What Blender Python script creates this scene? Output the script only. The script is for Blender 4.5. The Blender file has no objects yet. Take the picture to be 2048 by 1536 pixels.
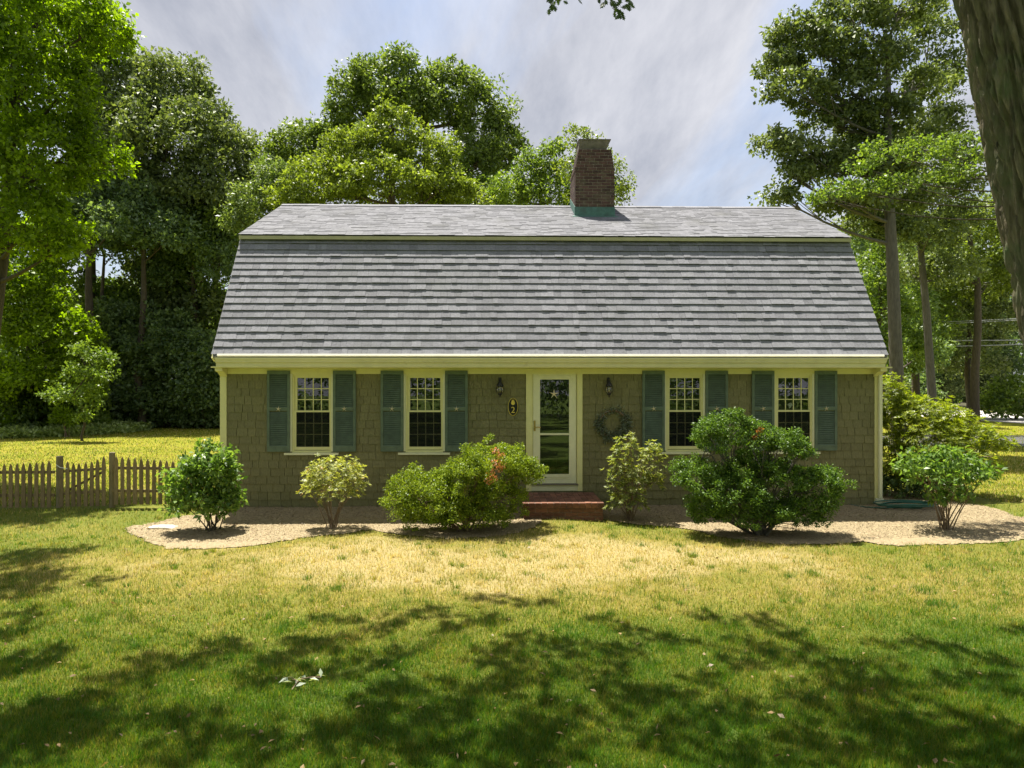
import bpy, math, random
import numpy as np
from math import radians, sin, cos, pi, sqrt
random.seed(7)
S = bpy.context.scene
COL = S.collection

# ---------------------------------------------------------------- camera, world, sun
CAM_H, FPX, YAW = 2.32, 1400.0, radians(1.3)
cam_d = bpy.data.cameras.new('camera'); cam = bpy.data.objects.new('camera', cam_d); COL.objects.link(cam)
cam.location = (0, 0, CAM_H); cam.rotation_euler = (radians(90), 0, -YAW)
cam_d.sensor_width = 36.0; cam_d.lens = 36.0 * FPX / 2048.0
cam_d.clip_start = 0.05; cam_d.clip_end = 2000
S.camera = cam
SUN_VEC = (0.18, -0.29, -1.0)                       # the way the light travels
SUN_EL = math.atan2(1.0, math.hypot(0.18, 0.29)); SUN_AZ = math.atan2(-0.18, 0.29)   # from +Y towards +X
w = bpy.data.worlds.new('World'); S.world = w; w.use_nodes = True
nt = w.node_tree; nt.nodes.clear()
N = nt.nodes.new; L = nt.links.new
out = N('ShaderNodeOutputWorld'); bg = N('ShaderNodeBackground'); bg.inputs[1].default_value = 0.085
sky = N('ShaderNodeTexSky'); sky.sky_type = 'NISHITA'; sky.sun_disc = False
sky.sun_elevation = SUN_EL; sky.sun_rotation = SUN_AZ; sky.air_density = 1.0; sky.dust_density = 1.2
# thin high cloud: a noise laid over the sky on a plane far above
tc = N('ShaderNodeTexCoord'); sep = N('ShaderNodeSeparateXYZ'); L(tc.outputs['Generated'], sep.inputs[0])
mx = N('ShaderNodeMath'); mx.operation = 'MAXIMUM'; mx.inputs[1].default_value = 0.0; L(sep.outputs[2], mx.inputs[0])
ad = N('ShaderNodeMath'); ad.operation = 'ADD'; ad.inputs[1].default_value = 0.22; L(mx.outputs[0], ad.inputs[0])
dx = N('ShaderNodeMath'); dx.operation = 'DIVIDE'; L(sep.outputs[0], dx.inputs[0]); L(ad.outputs[0], dx.inputs[1])
dy = N('ShaderNodeMath'); dy.operation = 'DIVIDE'; L(sep.outputs[1], dy.inputs[0]); L(ad.outputs[0], dy.inputs[1])
cmb = N('ShaderNodeCombineXYZ'); L(dx.outputs[0], cmb.inputs[0]); L(dy.outputs[0], cmb.inputs[1])
mp = N('ShaderNodeMapping'); mp.inputs['Rotation'].default_value = (0, 0, 0.5); mp.inputs['Scale'].default_value = (1.5, 0.5, 1); mp.inputs['Location'].default_value = (3.1, 1.2, 0)
L(cmb.outputs[0], mp.inputs[0])
nz = N('ShaderNodeTexNoise'); nz.inputs['Scale'].default_value = 1.1; nz.inputs['Detail'].default_value = 7; nz.inputs['Roughness'].default_value = 0.6; nz.inputs['Distortion'].default_value = 0.5
L(mp.outputs[0], nz.inputs['Vector'])
cr = N('ShaderNodeValToRGB'); cr.color_ramp.elements[0].position = 0.30; cr.color_ramp.elements[0].color = (0.35, 0.35, 0.35, 1)
cr.color_ramp.elements[1].position = 0.54; cr.color_ramp.elements[1].color = (0.96, 0.96, 0.96, 1); L(nz.outputs[0], cr.inputs[0])
nz2 = N('ShaderNodeTexNoise'); nz2.inputs['Scale'].default_value = 2.6; nz2.inputs['Detail'].default_value = 8; nz2.inputs['Roughness'].default_value = 0.62; L(mp.outputs[0], nz2.inputs['Vector'])
cr2 = N('ShaderNodeValToRGB'); cr2.color_ramp.elements[0].position = 0.3; cr2.color_ramp.elements[0].color = (2.05, 2.15, 2.5, 1)
cr2.color_ramp.elements[1].position = 0.7; cr2.color_ramp.elements[1].color = (4.0, 4.0, 4.2, 1); L(nz2.outputs[0], cr2.inputs[0])
mxc = N('ShaderNodeMix'); mxc.data_type = 'RGBA'; L(cr.outputs[0], mxc.inputs[0]); L(sky.outputs[0], mxc.inputs[6]); L(cr2.outputs[0], mxc.inputs[7])
L(mxc.outputs[2], bg.inputs[0]); L(bg.outputs[0], out.inputs[0])
sd = bpy.data.lights.new('sun', 'SUN'); sd.energy = 4.6; sd.angle = radians(0.5); sd.color = (1.0, 0.95, 0.85)
so = bpy.data.objects.new('sun', sd); COL.objects.link(so)
from mathutils import Vector
so.rotation_euler = Vector(SUN_VEC).to_track_quat('-Z', 'Y').to_euler(); so.location = (-5, 9, 30)
vs = S.view_settings; vs.view_transform = 'Standard'; vs.look = 'None'; vs.exposure = 1.34; vs.gamma = 1.0; vs.use_curve_mapping = False
S.cycles.max_bounces = 6; S.cycles.diffuse_bounces = 4; S.cycles.transparent_max_bounces = 8; S.cycles.transmission_bounces = 4

# ---------------------------------------------------------------- where things of the photograph stand
def ray(u, v):
    cx = (u - 1024) / FPX; cz = (768 - v) / FPX
    return (sin(YAW) + cx * cos(YAW), cos(YAW) - cx * sin(YAW), cz)
def at(u, v, Y):
    d = ray(u, v); t = Y / d[1]
    return (d[0] * t, Y, CAM_H + d[2] * t)
def ux(u, Y): return at(u, 768, Y)[0]
def smooth(a, b, t):
    t = np.clip((t - a) / (b - a), 0, 1); return t * t * (3 - 2 * t)
STEP_X = (ux(1046, 12.2), ux(1204, 12.2))
def gz(x, y):
    x = np.asarray(x, float); y = np.asarray(y, float)
    z = -0.10 * (1 - smooth(11.9, 13.2, y)) - 0.10 * (1 - smooth(7.0, 11.0, y))
    z = z + 0.09 * np.exp(-((x - 0.9) / 1.1) ** 2) * smooth(10.6, 12.0, y) * (1 - smooth(12.6, 13.3, y))
    return z + 0.012 * np.sin(x * 1.3 + 1) * np.cos(y * 0.9) * (1 - smooth(11.5, 12.5, y))
def G(u, v):
    d = ray(u, v); z = -0.1
    for _ in range(12):
        t = (z - CAM_H) / d[2]; z = float(gz(d[0] * t, d[1] * t))
    return (d[0] * t, d[1] * t, z)

# ---------------------------------------------------------------- objects, tags, meshes
def tag(o, label=None, cat=None, group=None, kind=None):
    if label: o['label'] = label
    if cat: o['category'] = cat
    if group: o['group'] = group
    if kind: o['kind'] = kind
    return o
def empty(name, loc, rz=0.0, **k):
    o = bpy.data.objects.new(name, None); COL.objects.link(o); o.location = loc; o.rotation_euler = (0, 0, rz)
    o.empty_display_size = 0.1
    return tag(o, **k)
def link(name, me, parent=None, loc=(0, 0, 0), **k):
    o = bpy.data.objects.new(name, me); COL.objects.link(o); o.location = loc
    if parent is not None: o.parent = parent
    return tag(o, **k)
def npmesh(name, V, F, m, smooth_=False, attrs=None):
    me = bpy.data.meshes.new(name)
    V = np.asarray(V, np.float32).reshape(-1, 3); F = np.asarray(F, np.int32); k = F.shape[1]
    me.vertices.add(len(V)); me.vertices.foreach_set('co', V.ravel())
    me.loops.add(F.size); me.loops.foreach_set('vertex_index', F.ravel())
    me.polygons.add(len(F)); me.polygons.foreach_set('loop_start', np.arange(0, F.size, k, dtype=np.int32))
    if smooth_: me.polygons.foreach_set('use_smooth', np.ones(len(F), bool))
    for an, av in (attrs or {}).items():
        a = me.attributes.new(an, 'FLOAT', 'POINT'); a.data.foreach_set('value', np.asarray(av, np.float32))
    me.update(calc_edges=True)
    if m is not None: me.materials.append(m)
    return me
class MB:
    def __init__(s): s.v = []; s.f = []
    def box(s, x0, x1, y0, y1, z0, z1, top=None):
        n = len(s.v)
        s.v += [(x0, y0, z0), (x1, y0, z0), (x1, y1, z0), (x0, y1, z0), (x0, y0, z1), (x1, y0, z1), (x1, y1, z1), (x0, y1, z1)]
        s.f += [(n, n+3, n+2, n+1), (n+4, n+5, n+6, n+7), (n, n+1, n+5, n+4), (n+1, n+2, n+6, n+5), (n+2, n+3, n+7, n+6), (n+3, n, n+4, n+7)]
        return s
    def prism(s, pts, y0, y1):          # polygon in x-z pushed along y
        n = len(s.v); k = len(pts)
        s.v += [(x, y0, z) for x, z in pts] + [(x, y1, z) for x, z in pts]
        s.f += [tuple(range(n, n+k)), tuple(range(n+2*k-1, n+k-1, -1))]
        s.f += [(n+(i+1) % k, n+i, n+k+i, n+k+(i+1) % k) for i in range(k)]
        return s
    def prismx(s, pts, x0, x1):         # polygon in y-z pushed along x
        n = len(s.v); k = len(pts)
        s.v += [(x0, y, z) for y, z in pts] + [(x1, y, z) for y, z in pts]
        s.f += [tuple(range(n, n+k)), tuple(range(n+2*k-1, n+k-1, -1))]
        s.f += [(n+(i+1) % k, n+i, n+k+i, n+k+(i+1) % k) for i in range(k)]
        return s
    def lathe(s, prof, c, seg=12):      # (radius, z) profile about z through c
        n = len(s.v)
        for r, z in prof:
            for i in range(seg):
                a = 2*pi*i/seg; s.v.append((c[0]+r*cos(a), c[1]+r*sin(a), c[2]+z))
        for j in range(len(prof)-1):
            for i in range(seg):
                a = n+j*seg+i; b = n+j*seg+(i+1) % seg
                s.f.append((a, b, b+seg, a+seg))
        return s
    def tube(s, pts, rad, seg=6):
        n = len(s.v); P = [Vector(p) for p in pts]; k = len(P)
        if not hasattr(rad, '__len__'): rad = [rad]*k
        ref = Vector((0.31, 0.95, 0.11))
        for i, p in enumerate(P):
            d = (P[min(i+1, k-1)] - P[max(i-1, 0)]).normalized()
            a = d.cross(ref)
            if a.length < 0.1: a = d.cross(Vector((1, 0, 0)))
            a.normalize(); b = d.cross(a)
            for j in range(seg):
                t = 2*pi*j/seg; q = p + (a*cos(t) + b*sin(t))*rad[i]; s.v.append(tuple(q))
        for i in range(k-1):
            for j in range(seg):
                a = n+i*seg+j; b = n+i*seg+(j+1) % seg
                s.f.append((a, b, b+seg, a+seg))
        s.f.append(tuple(range(n, n+seg))); s.f.append(tuple(range(n+(k-1)*seg, n+k*seg))[::-1])
        return s
    def mesh(s, name, m, sm=False):
        me = bpy.data.meshes.new(name); me.from_pydata(s.v, [], s.f); me.update()
        if m is not None: me.materials.append(m)
        if sm: me.polygons.foreach_set('use_smooth', np.ones(len(me.polygons), bool))
        return me
    def build(s, name, m, parent=None, sm=False, bevel=0, **k):
        o = link(name, s.mesh(name, m, sm), parent, **k)
        if bevel:
            b = o.modifiers.new('bevel', 'BEVEL'); b.width = bevel; b.segments = 1; b.limit_method = 'ANGLE'
        return o

# ---------------------------------------------------------------- materials
def newmat(name):
    m = bpy.data.materials.new(name); m.use_nodes = True; t = m.node_tree; t.nodes.clear()
    o = t.nodes.new('ShaderNodeOutputMaterial'); return m, t, o
def ramp(t, stops, src):
    r = t.nodes.new('ShaderNodeValToRGB'); e = r.color_ramp.elements
    while len(e) < len(stops): e.new(0.5)
    for i, (p, c) in enumerate(stops):
        e[i].position = p; e[i].color = tuple(c) + (1,) if len(c) == 3 else c
    t.links.new(src, r.inputs[0]); return r.outputs[0]
def noise(t, scale, detail=4, rough=0.55, vec=None, stretch=None, dist=0.0):
    n = t.nodes.new('ShaderNodeTexNoise'); n.inputs['Scale'].default_value = scale; n.inputs['Detail'].default_value = detail
    n.inputs['Roughness'].default_value = rough; n.inputs['Distortion'].default_value = dist
    if vec is None:
        g = t.nodes.new('ShaderNodeNewGeometry'); vec = g.outputs['Position']
    if stretch:
        mm = t.nodes.new('ShaderNodeMapping'); mm.inputs['Scale'].default_value = stretch; t.links.new(vec, mm.inputs[0]); vec = mm.outputs[0]
    t.links.new(vec, n.inputs['Vector']); return n.outputs[0]
def mixc(t, fac, a, b, mode='MIX'):
    n = t.nodes.new('ShaderNodeMix'); n.data_type = 'RGBA'; n.blend_type = mode
    for i, x in ((0, fac), (6, a), (7, b)):
        if isinstance(x, (int, float)): n.inputs[i].default_value = x
        elif isinstance(x, tuple): n.inputs[i].default_value = tuple(x)[:3] + (1,)
        else: t.links.new(x, n.inputs[i])
    return n.outputs[2]
def mathn(t, op, a, b=0.0, clamp=False):
    n = t.nodes.new('ShaderNodeMath'); n.operation = op; n.use_clamp = clamp
    for i, x in ((0, a), (1, b)):
        if isinstance(x, (int, float)): n.inputs[i].default_value = x
        else: t.links.new(x, n.inputs[i])
    return n.outputs[0]
def scale_c(c, k): return tuple(x*k for x in c)
def solid(name, c, rough=0.7, var=0.25, scale=6, bump=0.0, bscale=60, stretch=None, metal=0.0, objvar=0.0, spec=0.4, dirt=None):
    m, t, o = newmat(name)
    p = t.nodes.new('ShaderNodeBsdfPrincipled'); p.inputs['Roughness'].default_value = rough; p.inputs['Metallic'].default_value = metal
    p.inputs['Specular IOR Level'].default_value = spec
    col = ramp(t, [(0.3, scale_c(c, 1-var)), (0.7, scale_c(c, 1+var))], noise(t, scale, 6, 0.65, stretch=stretch))
    if objvar:
        oi = t.nodes.new('ShaderNodeObjectInfo')
        gi = t.nodes.new('ShaderNodeNewGeometry'); rv_ = mathn(t, 'FRACT', mathn(t, 'ADD', oi.outputs['Random'], gi.outputs['Random Per Island']))
        col = mixc(t, 1.0, col, ramp(t, [(0, (1-objvar,)*3), (1, (1+objvar,)*3)], rv_), 'MULTIPLY')
    if dirt:
        dc, ds, lo, hi = dirt
        f = ramp(t, [(lo, (0, 0, 0)), (hi, (1, 1, 1))], noise(t, ds, 6, 0.7)); col = mixc(t, f, col, dc)
    t.links.new(col, p.inputs['Base Color'])
    if bump:
        b = t.nodes.new('ShaderNodeBump'); b.inputs['Strength'].default_value = bump; b.inputs['Distance'].default_value = 0.01
        t.links.new(noise(t, bscale, 5, 0.6, stretch=stretch), b.inputs['Height']); t.links.new(b.outputs[0], p.inputs['Normal'])
    t.links.new(p.outputs[0], o.inputs[0]); return m
def leafmat(name, dark, light, trans=0.35, tc_=None, rough=0.45, spec=0.4, big=0.35, odd=None):
    m, t, o = newmat(name)
    a = t.nodes.new('ShaderNodeAttribute'); a.attribute_name = 'rnd'
    f = mathn(t, 'ADD', mathn(t, 'MULTIPLY', a.outputs['Fac'], 0.6), mathn(t, 'MULTIPLY', noise(t, big, 3), 0.4))
    col = ramp(t, [(0.2, dark), (0.75, light)], f)
    if odd:
        oc, lo, hi, s_ = odd
        col = mixc(t, ramp(t, [(lo, (0, 0, 0)), (hi, (1, 1, 1))], noise(t, s_, 2)), col, oc)
    p = t.nodes.new('ShaderNodeBsdfPrincipled'); p.inputs['Roughness'].default_value = rough; p.inputs['Specular IOR Level'].default_value = spec
    t.links.new(col, p.inputs['Base Color'])
    tr = t.nodes.new('ShaderNodeBsdfTranslucent')
    t.links.new(mixc(t, 1.0, col, tc_ or (1.9, 1.9, 0.7), 'MULTIPLY'), tr.inputs[0])
    mx_ = t.nodes.new('ShaderNodeMixShader'); mx_.inputs[0].default_value = trans
    t.links.new(p.outputs[0], mx_.inputs[1]); t.links.new(tr.outputs[0], mx_.inputs[2]); t.links.new(mx_.outputs[0], o.inputs[0])
    return m
def lawn_colour(t, rnd=None):
    """one colour field shared by the soil sheet of the lawn and the blades on it: green, olive and sun-bleached straw"""
    g = t.nodes.new('ShaderNodeNewGeometry'); sp = t.nodes.new('ShaderNodeSeparateXYZ'); t.links.new(g.outputs['Position'], sp.inputs[0])
    n1 = noise(t, 0.55, 5, 0.6, vec=g.outputs['Position']); n2 = noise(t, 2.6, 4, 0.6, vec=g.outputs['Position'])
    # the worn, dry belt in front of the beds, and the dry middle
    d = mathn(t, 'ABSOLUTE', mathn(t, 'SUBTRACT', sp.outputs[1], 9.7)); belt = mathn(t, 'SUBTRACT', 1.0, mathn(t, 'MULTIPLY', d, 0.36), True)
    dx_ = mathn(t, 'ABSOLUTE', mathn(t, 'SUBTRACT', sp.outputs[0], 0.0)); bx = mathn(t, 'SUBTRACT', 1.25, mathn(t, 'MULTIPLY', dx_, 0.16), True)
    grn = mathn(t, 'MULTIPLY', mathn(t, 'SUBTRACT', 8.6, sp.outputs[1]), 0.055, True)
    dry = mathn(t, 'ADD', mathn(t, 'SUBTRACT', mathn(t, 'MULTIPLY', mathn(t, 'MULTIPLY', belt, bx), 0.52), grn), mathn(t, 'ADD', mathn(t, 'MULTIPLY', n1, 0.85), mathn(t, 'MULTIPLY', n2, 0.35)))
    if rnd is not None: dry = mathn(t, 'ADD', dry, mathn(t, 'MULTIPLY', mathn(t, 'SUBTRACT', rnd, 0.5), 0.75))
    return ramp(t, LAWN, dry)
LAWN = [(0.32, (0.060, 0.145, 0.008)), (0.62, (0.16, 0.20, 0.012)), (0.83, (0.30, 0.26, 0.045)), (0.98, (0.52, 0.42, 0.19))]
def lawnmat():
    m, t, o = newmat('lawn')
    p = t.nodes.new('ShaderNodeBsdfPrincipled'); p.inputs['Roughness'].default_value = 0.9; p.inputs['Specular IOR Level'].default_value = 0.15
    g = t.nodes.new('ShaderNodeNewGeometry'); sp = t.nodes.new('ShaderNodeSeparateXYZ'); t.links.new(g.outputs['Position'], sp.inputs[0])
    near = lawn_colour(t)
    near = mixc(t, 0.45, near, (0.10, 0.085, 0.03))
    fine = noise(t, 28, 5, 0.7, vec=g.outputs['Position'])
    far = ramp(t, [(0.3, (0.13, 0.15, 0.010)), (0.52, (0.21, 0.21, 0.013)), (0.75, (0.30, 0.24, 0.03))], mathn(t, 'ADD', mathn(t, 'MULTIPLY', noise(t, 0.35, 5, 0.6, vec=g.outputs['Position'], stretch=(0.6, 2.2, 1)), 0.7), mathn(t, 'MULTIPLY', fine, 0.3)))
    f = mathn(t, 'MULTIPLY', mathn(t, 'SUBTRACT', sp.outputs[1], 13.0), 0.25, True)
    col = mixc(t, f, near, far)
    t.links.new(col, p.inputs['Base Color'])
    b = t.nodes.new('ShaderNodeBump'); b.inputs['Strength'].default_value = 0.9; b.inputs['Distance'].default_value = 0.03
    t.links.new(noise(t, 22, 6, 0.75, vec=g.outputs['Position']), b.inputs['Height']); t.links.new(b.outputs[0], p.inputs['Normal'])
    t.links.new(p.outputs[0], o.inputs[0]); return m
def blademat():
    m, t, o = newmat('grass_blades')
    a = t.nodes.new('ShaderNodeAttribute'); a.attribute_name = 'rnd'
    col = lawn_colour(t, a.outputs['Fac'])
    p = t.nodes.new('ShaderNodeBsdfPrincipled'); p.inputs['Roughness'].default_value = 0.5; p.inputs['Specular IOR Level'].default_value = 0.3
    t.links.new(col, p.inputs['Base Color'])
    tr = t.nodes.new('ShaderNodeBsdfTranslucent'); t.links.new(mixc(t, 1.0, col, (1.5, 1.5, 0.8), 'MULTIPLY'), tr.inputs[0])
    x = t.nodes.new('ShaderNodeMixShader'); x.inputs[0].default_value = 0.4
    t.links.new(p.outputs[0], x.inputs[1]); t.links.new(tr.outputs[0], x.inputs[2]); t.links.new(x.outputs[0], o.inputs[0]); return m
def glassmat(name, clear=0.75, rough=0.0):
    m, t, o = newmat(name)
    tr = t.nodes.new('ShaderNodeBsdfTransparent'); tr.inputs[0].default_value = (clear, clear, clear, 1)
    gl = t.nodes.new('ShaderNodeBsdfGlossy'); gl.inputs['Roughness'].default_value = rough
    fr = t.nodes.new('ShaderNodeFresnel'); fr.inputs[0].default_value = 1.5
    x = t.nodes.new('ShaderNodeMixShader'); t.links.new(mathn(t, 'ADD', mathn(t, 'MULTIPLY', fr.outputs[0], 1.6), 0.03, True), x.inputs[0])
    t.links.new(tr.outputs[0], x.inputs[1]); t.links.new(gl.outputs[0], x.inputs[2]); t.links.new(x.outputs[0], o.inputs[0]); return m
M = dict(
    lawn=lawnmat(), blades=blademat(),
    mulch=solid('mulch', (0.29, 0.23, 0.13), 0.95, 0.35, 30, 0.9, 90, dirt=((0.16, 0.09, 0.05), 14, 0.52, 0.75)),
    needle=solid('straw_mulch', (0.55, 0.42, 0.27), 0.9, 0.4, 40),
    siding=solid('cedar_siding', (0.190, 0.178, 0.082), 0.85, 0.22, 14, 0.5, 50, (3, 3, 1.2), objvar=0.09),
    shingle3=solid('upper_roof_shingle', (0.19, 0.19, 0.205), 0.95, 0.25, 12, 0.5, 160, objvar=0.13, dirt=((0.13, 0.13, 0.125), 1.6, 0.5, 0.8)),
    shingle=solid('roof_shingle', (0.215, 0.215, 0.232), 0.95, 0.22, 25, 0.5, 160, objvar=0.16, dirt=((0.16, 0.165, 0.16), 0.9, 0.5, 0.85)),
    shingle2=solid('roof_shingle_old', (0.2, 0.2, 0.215), 0.95, 0.25, 9, 0.5, 160, (0.35, 5, 5)),
    trim=solid('cream_paint', (0.72, 0.69, 0.33), 0.5, 0.06, 5, 0.12, 80, dirt=((0.42, 0.38, 0.17), 9, 0.66, 0.9)),
    trimw=solid('pale_paint', (0.74, 0.73, 0.48), 0.45, 0.06, 5, 0.1, 80),
    gutter=solid('gutter_metal', (0.70, 0.67, 0.42), 0.4, 0.08, 3, 0.05, 40, dirt=((0.40, 0.35, 0.16), 5, 0.62, 0.9)),
    shutter=solid('shutter_paint', (0.115, 0.158, 0.105), 0.6, 0.25, 9, 0.15, 60),
    glass=glassmat('window_glass'), lglass=glassmat('lamp_glass', 0.8, 0.05),
    dark=solid('dark_interior', (0.02, 0.018, 0.015), 0.9, 0.3), blind=solid('blind_slats', (0.18, 0.18, 0.15), 0.7, 0.1),
    brick=solid('chimney_brick', (0.085, 0.045, 0.035), 0.9, 0.35, 14, 0.6, 60, objvar=0.35, dirt=((0.13, 0.12, 0.07), 6, 0.5, 0.75)),
    stepbrick=solid('step_brick', (0.17, 0.075, 0.045), 0.9, 0.35, 14, 0.5, 60, objvar=0.3),
    mortar=solid('mortar', (0.38, 0.33, 0.27), 0.95, 0.2, 20),
    copper=solid('weathered_copper', (0.08, 0.175, 0.145), 0.7, 0.35, 8, 0.2, 20, dirt=((0.06, 0.08, 0.06), 7, 0.5, 0.8)),
    drip=solid('drip_metal', (0.74, 0.72, 0.62), 0.4, 0.05),
    lead=solid('cap_metal', (0.16, 0.14, 0.115), 0.6, 0.35, 9, 0.2, 20),
    iron=solid('black_iron', (0.02, 0.02, 0.018), 0.45, 0.3, 20), brass=solid('brass', (0.45, 0.33, 0.09), 0.35, 0.15, 8, metal=0.8),
    gold=solid('gold_paint', (0.75, 0.58, 0.10), 0.5, 0.1), black=solid('black_paint', (0.012, 0.012, 0.012), 0.35, 0.1),
    star=solid('starfish_skin', (0.80, 0.70, 0.45), 0.8, 0.2, 30), stone=solid('stone', (0.55, 0.50, 0.42), 0.9, 0.2, 9, 0.5, 30),
    fence=solid('fence_wood', (0.21, 0.155, 0.08), 0.9, 0.35, 12, 0.5, 40, (5, 5, 0.8), objvar=0.2),
    post=solid('post_wood', (0.24, 0.20, 0.12), 0.9, 0.3, 12, 0.5, 40, (5, 5, 0.8)),
    bark=solid('bark', (0.085, 0.07, 0.05), 0.95, 0.4, 6, 0.9, 14, (3, 3, 0.7)),
    paleb=solid('pale_bark', (0.125, 0.115, 0.095), 0.95, 0.35, 6, 0.9, 14, (3, 3, 0.7)),
    bigbark=solid('oak_bark', (0.16, 0.135, 0.085), 0.95, 0.5, 9, 1.0, 30, (2.5, 2.5, 0.5), dirt=((0.09, 0.13, 0.05), 3, 0.45, 0.7)),
    twig=solid('twig', (0.20, 0.14, 0.09), 0.9, 0.3, 20), white_w=solid('white_wire', (0.8, 0.8, 0.8), 0.4, 0.05),
    road=solid('road', (0.50, 0.46, 0.42), 0.9, 0.12, 3, 0.3, 40), asphalt=solid('asphalt', (0.075, 0.075, 0.08), 0.9, 0.2, 6, 0.3, 60),
    hose=solid('hose_green', (0.02, 0.11, 0.07), 0.4, 0.1), wire=solid('wire', (0.35, 0.37, 0.38), 0.5, 0.1),
    carp=solid('car_paint', (0.03, 0.032, 0.035), 0.25, 0.1, spec=0.6), tyre=solid('tyre', (0.02, 0.02, 0.02), 0.8, 0.1), rim=solid('rim', (0.5, 0.5, 0.5), 0.3, 0.1, metal=0.8),
    soil=solid('forest_floor', (0.05, 0.045, 0.02), 0.95, 0.4, 3, 0.5, 20), palewall=solid('far_wall', (0.55, 0.50, 0.45), 0.8, 0.1),
)
LM = dict(
    oak=leafmat('oak_leaf', (0.055, 0.095, 0.016), (0.20, 0.27, 0.06), 0.34, spec=0.35, rough=.5),
    darkoak=leafmat('dark_oak_leaf', (0.055, 0.088, 0.026), (0.20, 0.25, 0.09), 0.30, spec=0.35, rough=.5),
    mid=leafmat('mid_leaf', (0.055, 0.105, 0.018), (0.20, 0.28, 0.05), 0.40, spec=.3),
    yellow=leafmat('yellow_green_leaf', (0.075, 0.115, 0.016), (0.22, 0.28, 0.045), 0.40, spec=.3),
    maple=leafmat('bright_leaf', (0.075, 0.12, 0.008), (0.22, 0.31, 0.014), 0.50, tc_=(1.9, 2.1, 0.4), spec=.3),
    pale=leafmat('pale_leaf', (0.07, 0.12, 0.025), (0.20, 0.26, 0.09), 0.35),
    wood=leafmat('woodland_leaf', (0.06, 0.11, 0.04), (0.20, 0.28, 0.11), 0.38, spec=.4),
    lilac=leafmat('lilac_leaf', (0.06, 0.13, 0.02), (0.20, 0.30, 0.07), 0.40, spec=0.4, rough=0.4),
    rhodo=leafmat('rhododendron_leaf', (0.13, 0.17, 0.03), (0.42, 0.43, 0.12), 0.35, spec=0.5, big=3, odd=((0.40, 0.20, 0.05), 0.62, 0.72, 6)),
    azalea=leafmat('azalea_leaf', (0.10, 0.15, 0.015), (0.26, 0.30, 0.02), 0.45, spec=0.45),
    hinoki=leafmat('cypress_leaf', (0.06, 0.11, 0.010), (0.26, 0.33, 0.025), 0.34, spec=0.25, big=5),
    hinoki2=leafmat('dark_cypress_leaf', (0.032, 0.08, 0.016), (0.145, 0.24, 0.03), 0.28, spec=0.25, big=5),
    rust=leafmat('rusty_leaf', (0.30, 0.12, 0.05), (0.55, 0.24, 0.10), 0.3),
    silver=leafmat('pale_back_leaf', (0.30, 0.36, 0.24), (0.5, 0.56, 0.44), 0.2), wreath=leafmat('wreath_leaf', (0.09, 0.11, 0.07), (0.26, 0.30, 0.21), 0.2),
    cover=leafmat('ground_cover_leaf', (0.15, 0.22, 0.05), (0.42, 0.50, 0.20), 0.35),
)
# ---------------------------------------------------------------- leaves and trees
def unit(a): return a / np.maximum(np.linalg.norm(a, axis=-1, keepdims=True), 1e-9)
def rdir(r, n): return unit(r.normal(size=(n, 3)))
def leaf_arrays(base, d, nrm, Ln, W, r):
    """rhombic leaves, folded a little along the rib and drooping at the tip"""
    n = len(base); side = unit(np.cross(d, nrm)); up = np.cross(side, d)
    Ln = np.broadcast_to(Ln, (n,))[:, None]; W = np.broadcast_to(W, (n,))[:, None]
    mid = base + d*Ln*0.45
    a = mid + side*W*0.5 + up*W*0.18; b = mid - side*W*0.5 + up*W*0.18; tip = base + d*Ln - up*Ln*0.12
    V = np.stack([base, a, tip, b], 1).reshape(-1, 3)
    F = np.arange(n*4).reshape(-1, 4)
    return V, F, np.repeat(r.random(n), 4)
class Leaves:
    def __init__(s, seed): s.r = np.random.default_rng(seed); s.V = []; s.R = []; s.n = 0
    def add(s, base, d, nrm, Ln, W):
        V, F, R = leaf_arrays(base, d, nrm, Ln, W, s.r); s.V.append(V); s.R.append(R); s.n += len(V)
    def puff(s, C, rad, per, Ln, W, flat=0.65, core=None, upb=0.5, shade=None):
        """clumps of leaves: C clump centres, rad their radii"""
        C = np.repeat(C, per, 0); rr = np.repeat(np.broadcast_to(rad, (len(C)//per,)), per)[:, None]
        o = rdir(s.r, len(C)); q = s.r.random((len(C), 1))**0.45
        off = o*q*rr*np.array([1, 1, flat])
        d = unit(o*0.8 + s.r.normal(size=o.shape)*0.7 - np.array([0, 0, 0.15])); nn = unit(s.r.normal(size=o.shape)*0.65 + o*0.5 + np.array([0, 0, upb]))
        k = s.r.uniform(0.5, 1.4, len(C))
        s.add(C+off, d, nn, Ln*k, W*k)
    def rosette(s, C, A, m, Ln, W):
        """whorls of narrow leaves about shoot tips C pointing along A"""
        n = len(C); A = unit(A); t = unit(np.cross(A, np.array([0.3, 0.9, 0.1]))); b = np.cross(A, t)
        for i in range(m):
            ph = 2*pi*i/m + s.r.uniform(-.3, .3, n)
            e = t*np.cos(ph)[:, None] + b*np.sin(ph)[:, None]
            lift = s.r.uniform(0.15, 0.9, n)[:, None]
            d = unit(e + A*lift); k = s.r.uniform(0.7, 1.15, n)
            s.add(C, d, unit(A - 0.3*e), Ln*k, W*k)
    def mesh(s, name, m):
        V = np.concatenate(s.V); return npmesh(name, V, np.arange(len(V)).reshape(-1, 4), m, attrs={'rnd': np.concatenate(s.R)})
def lobe_px(u, v, Y, ru, rv, rd=None):
    c = at(u, v, Y); k = Y/FPX
    return (np.array(c), np.array([ru*k, rd if rd else 0.9*ru*k, rv*k]))
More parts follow.
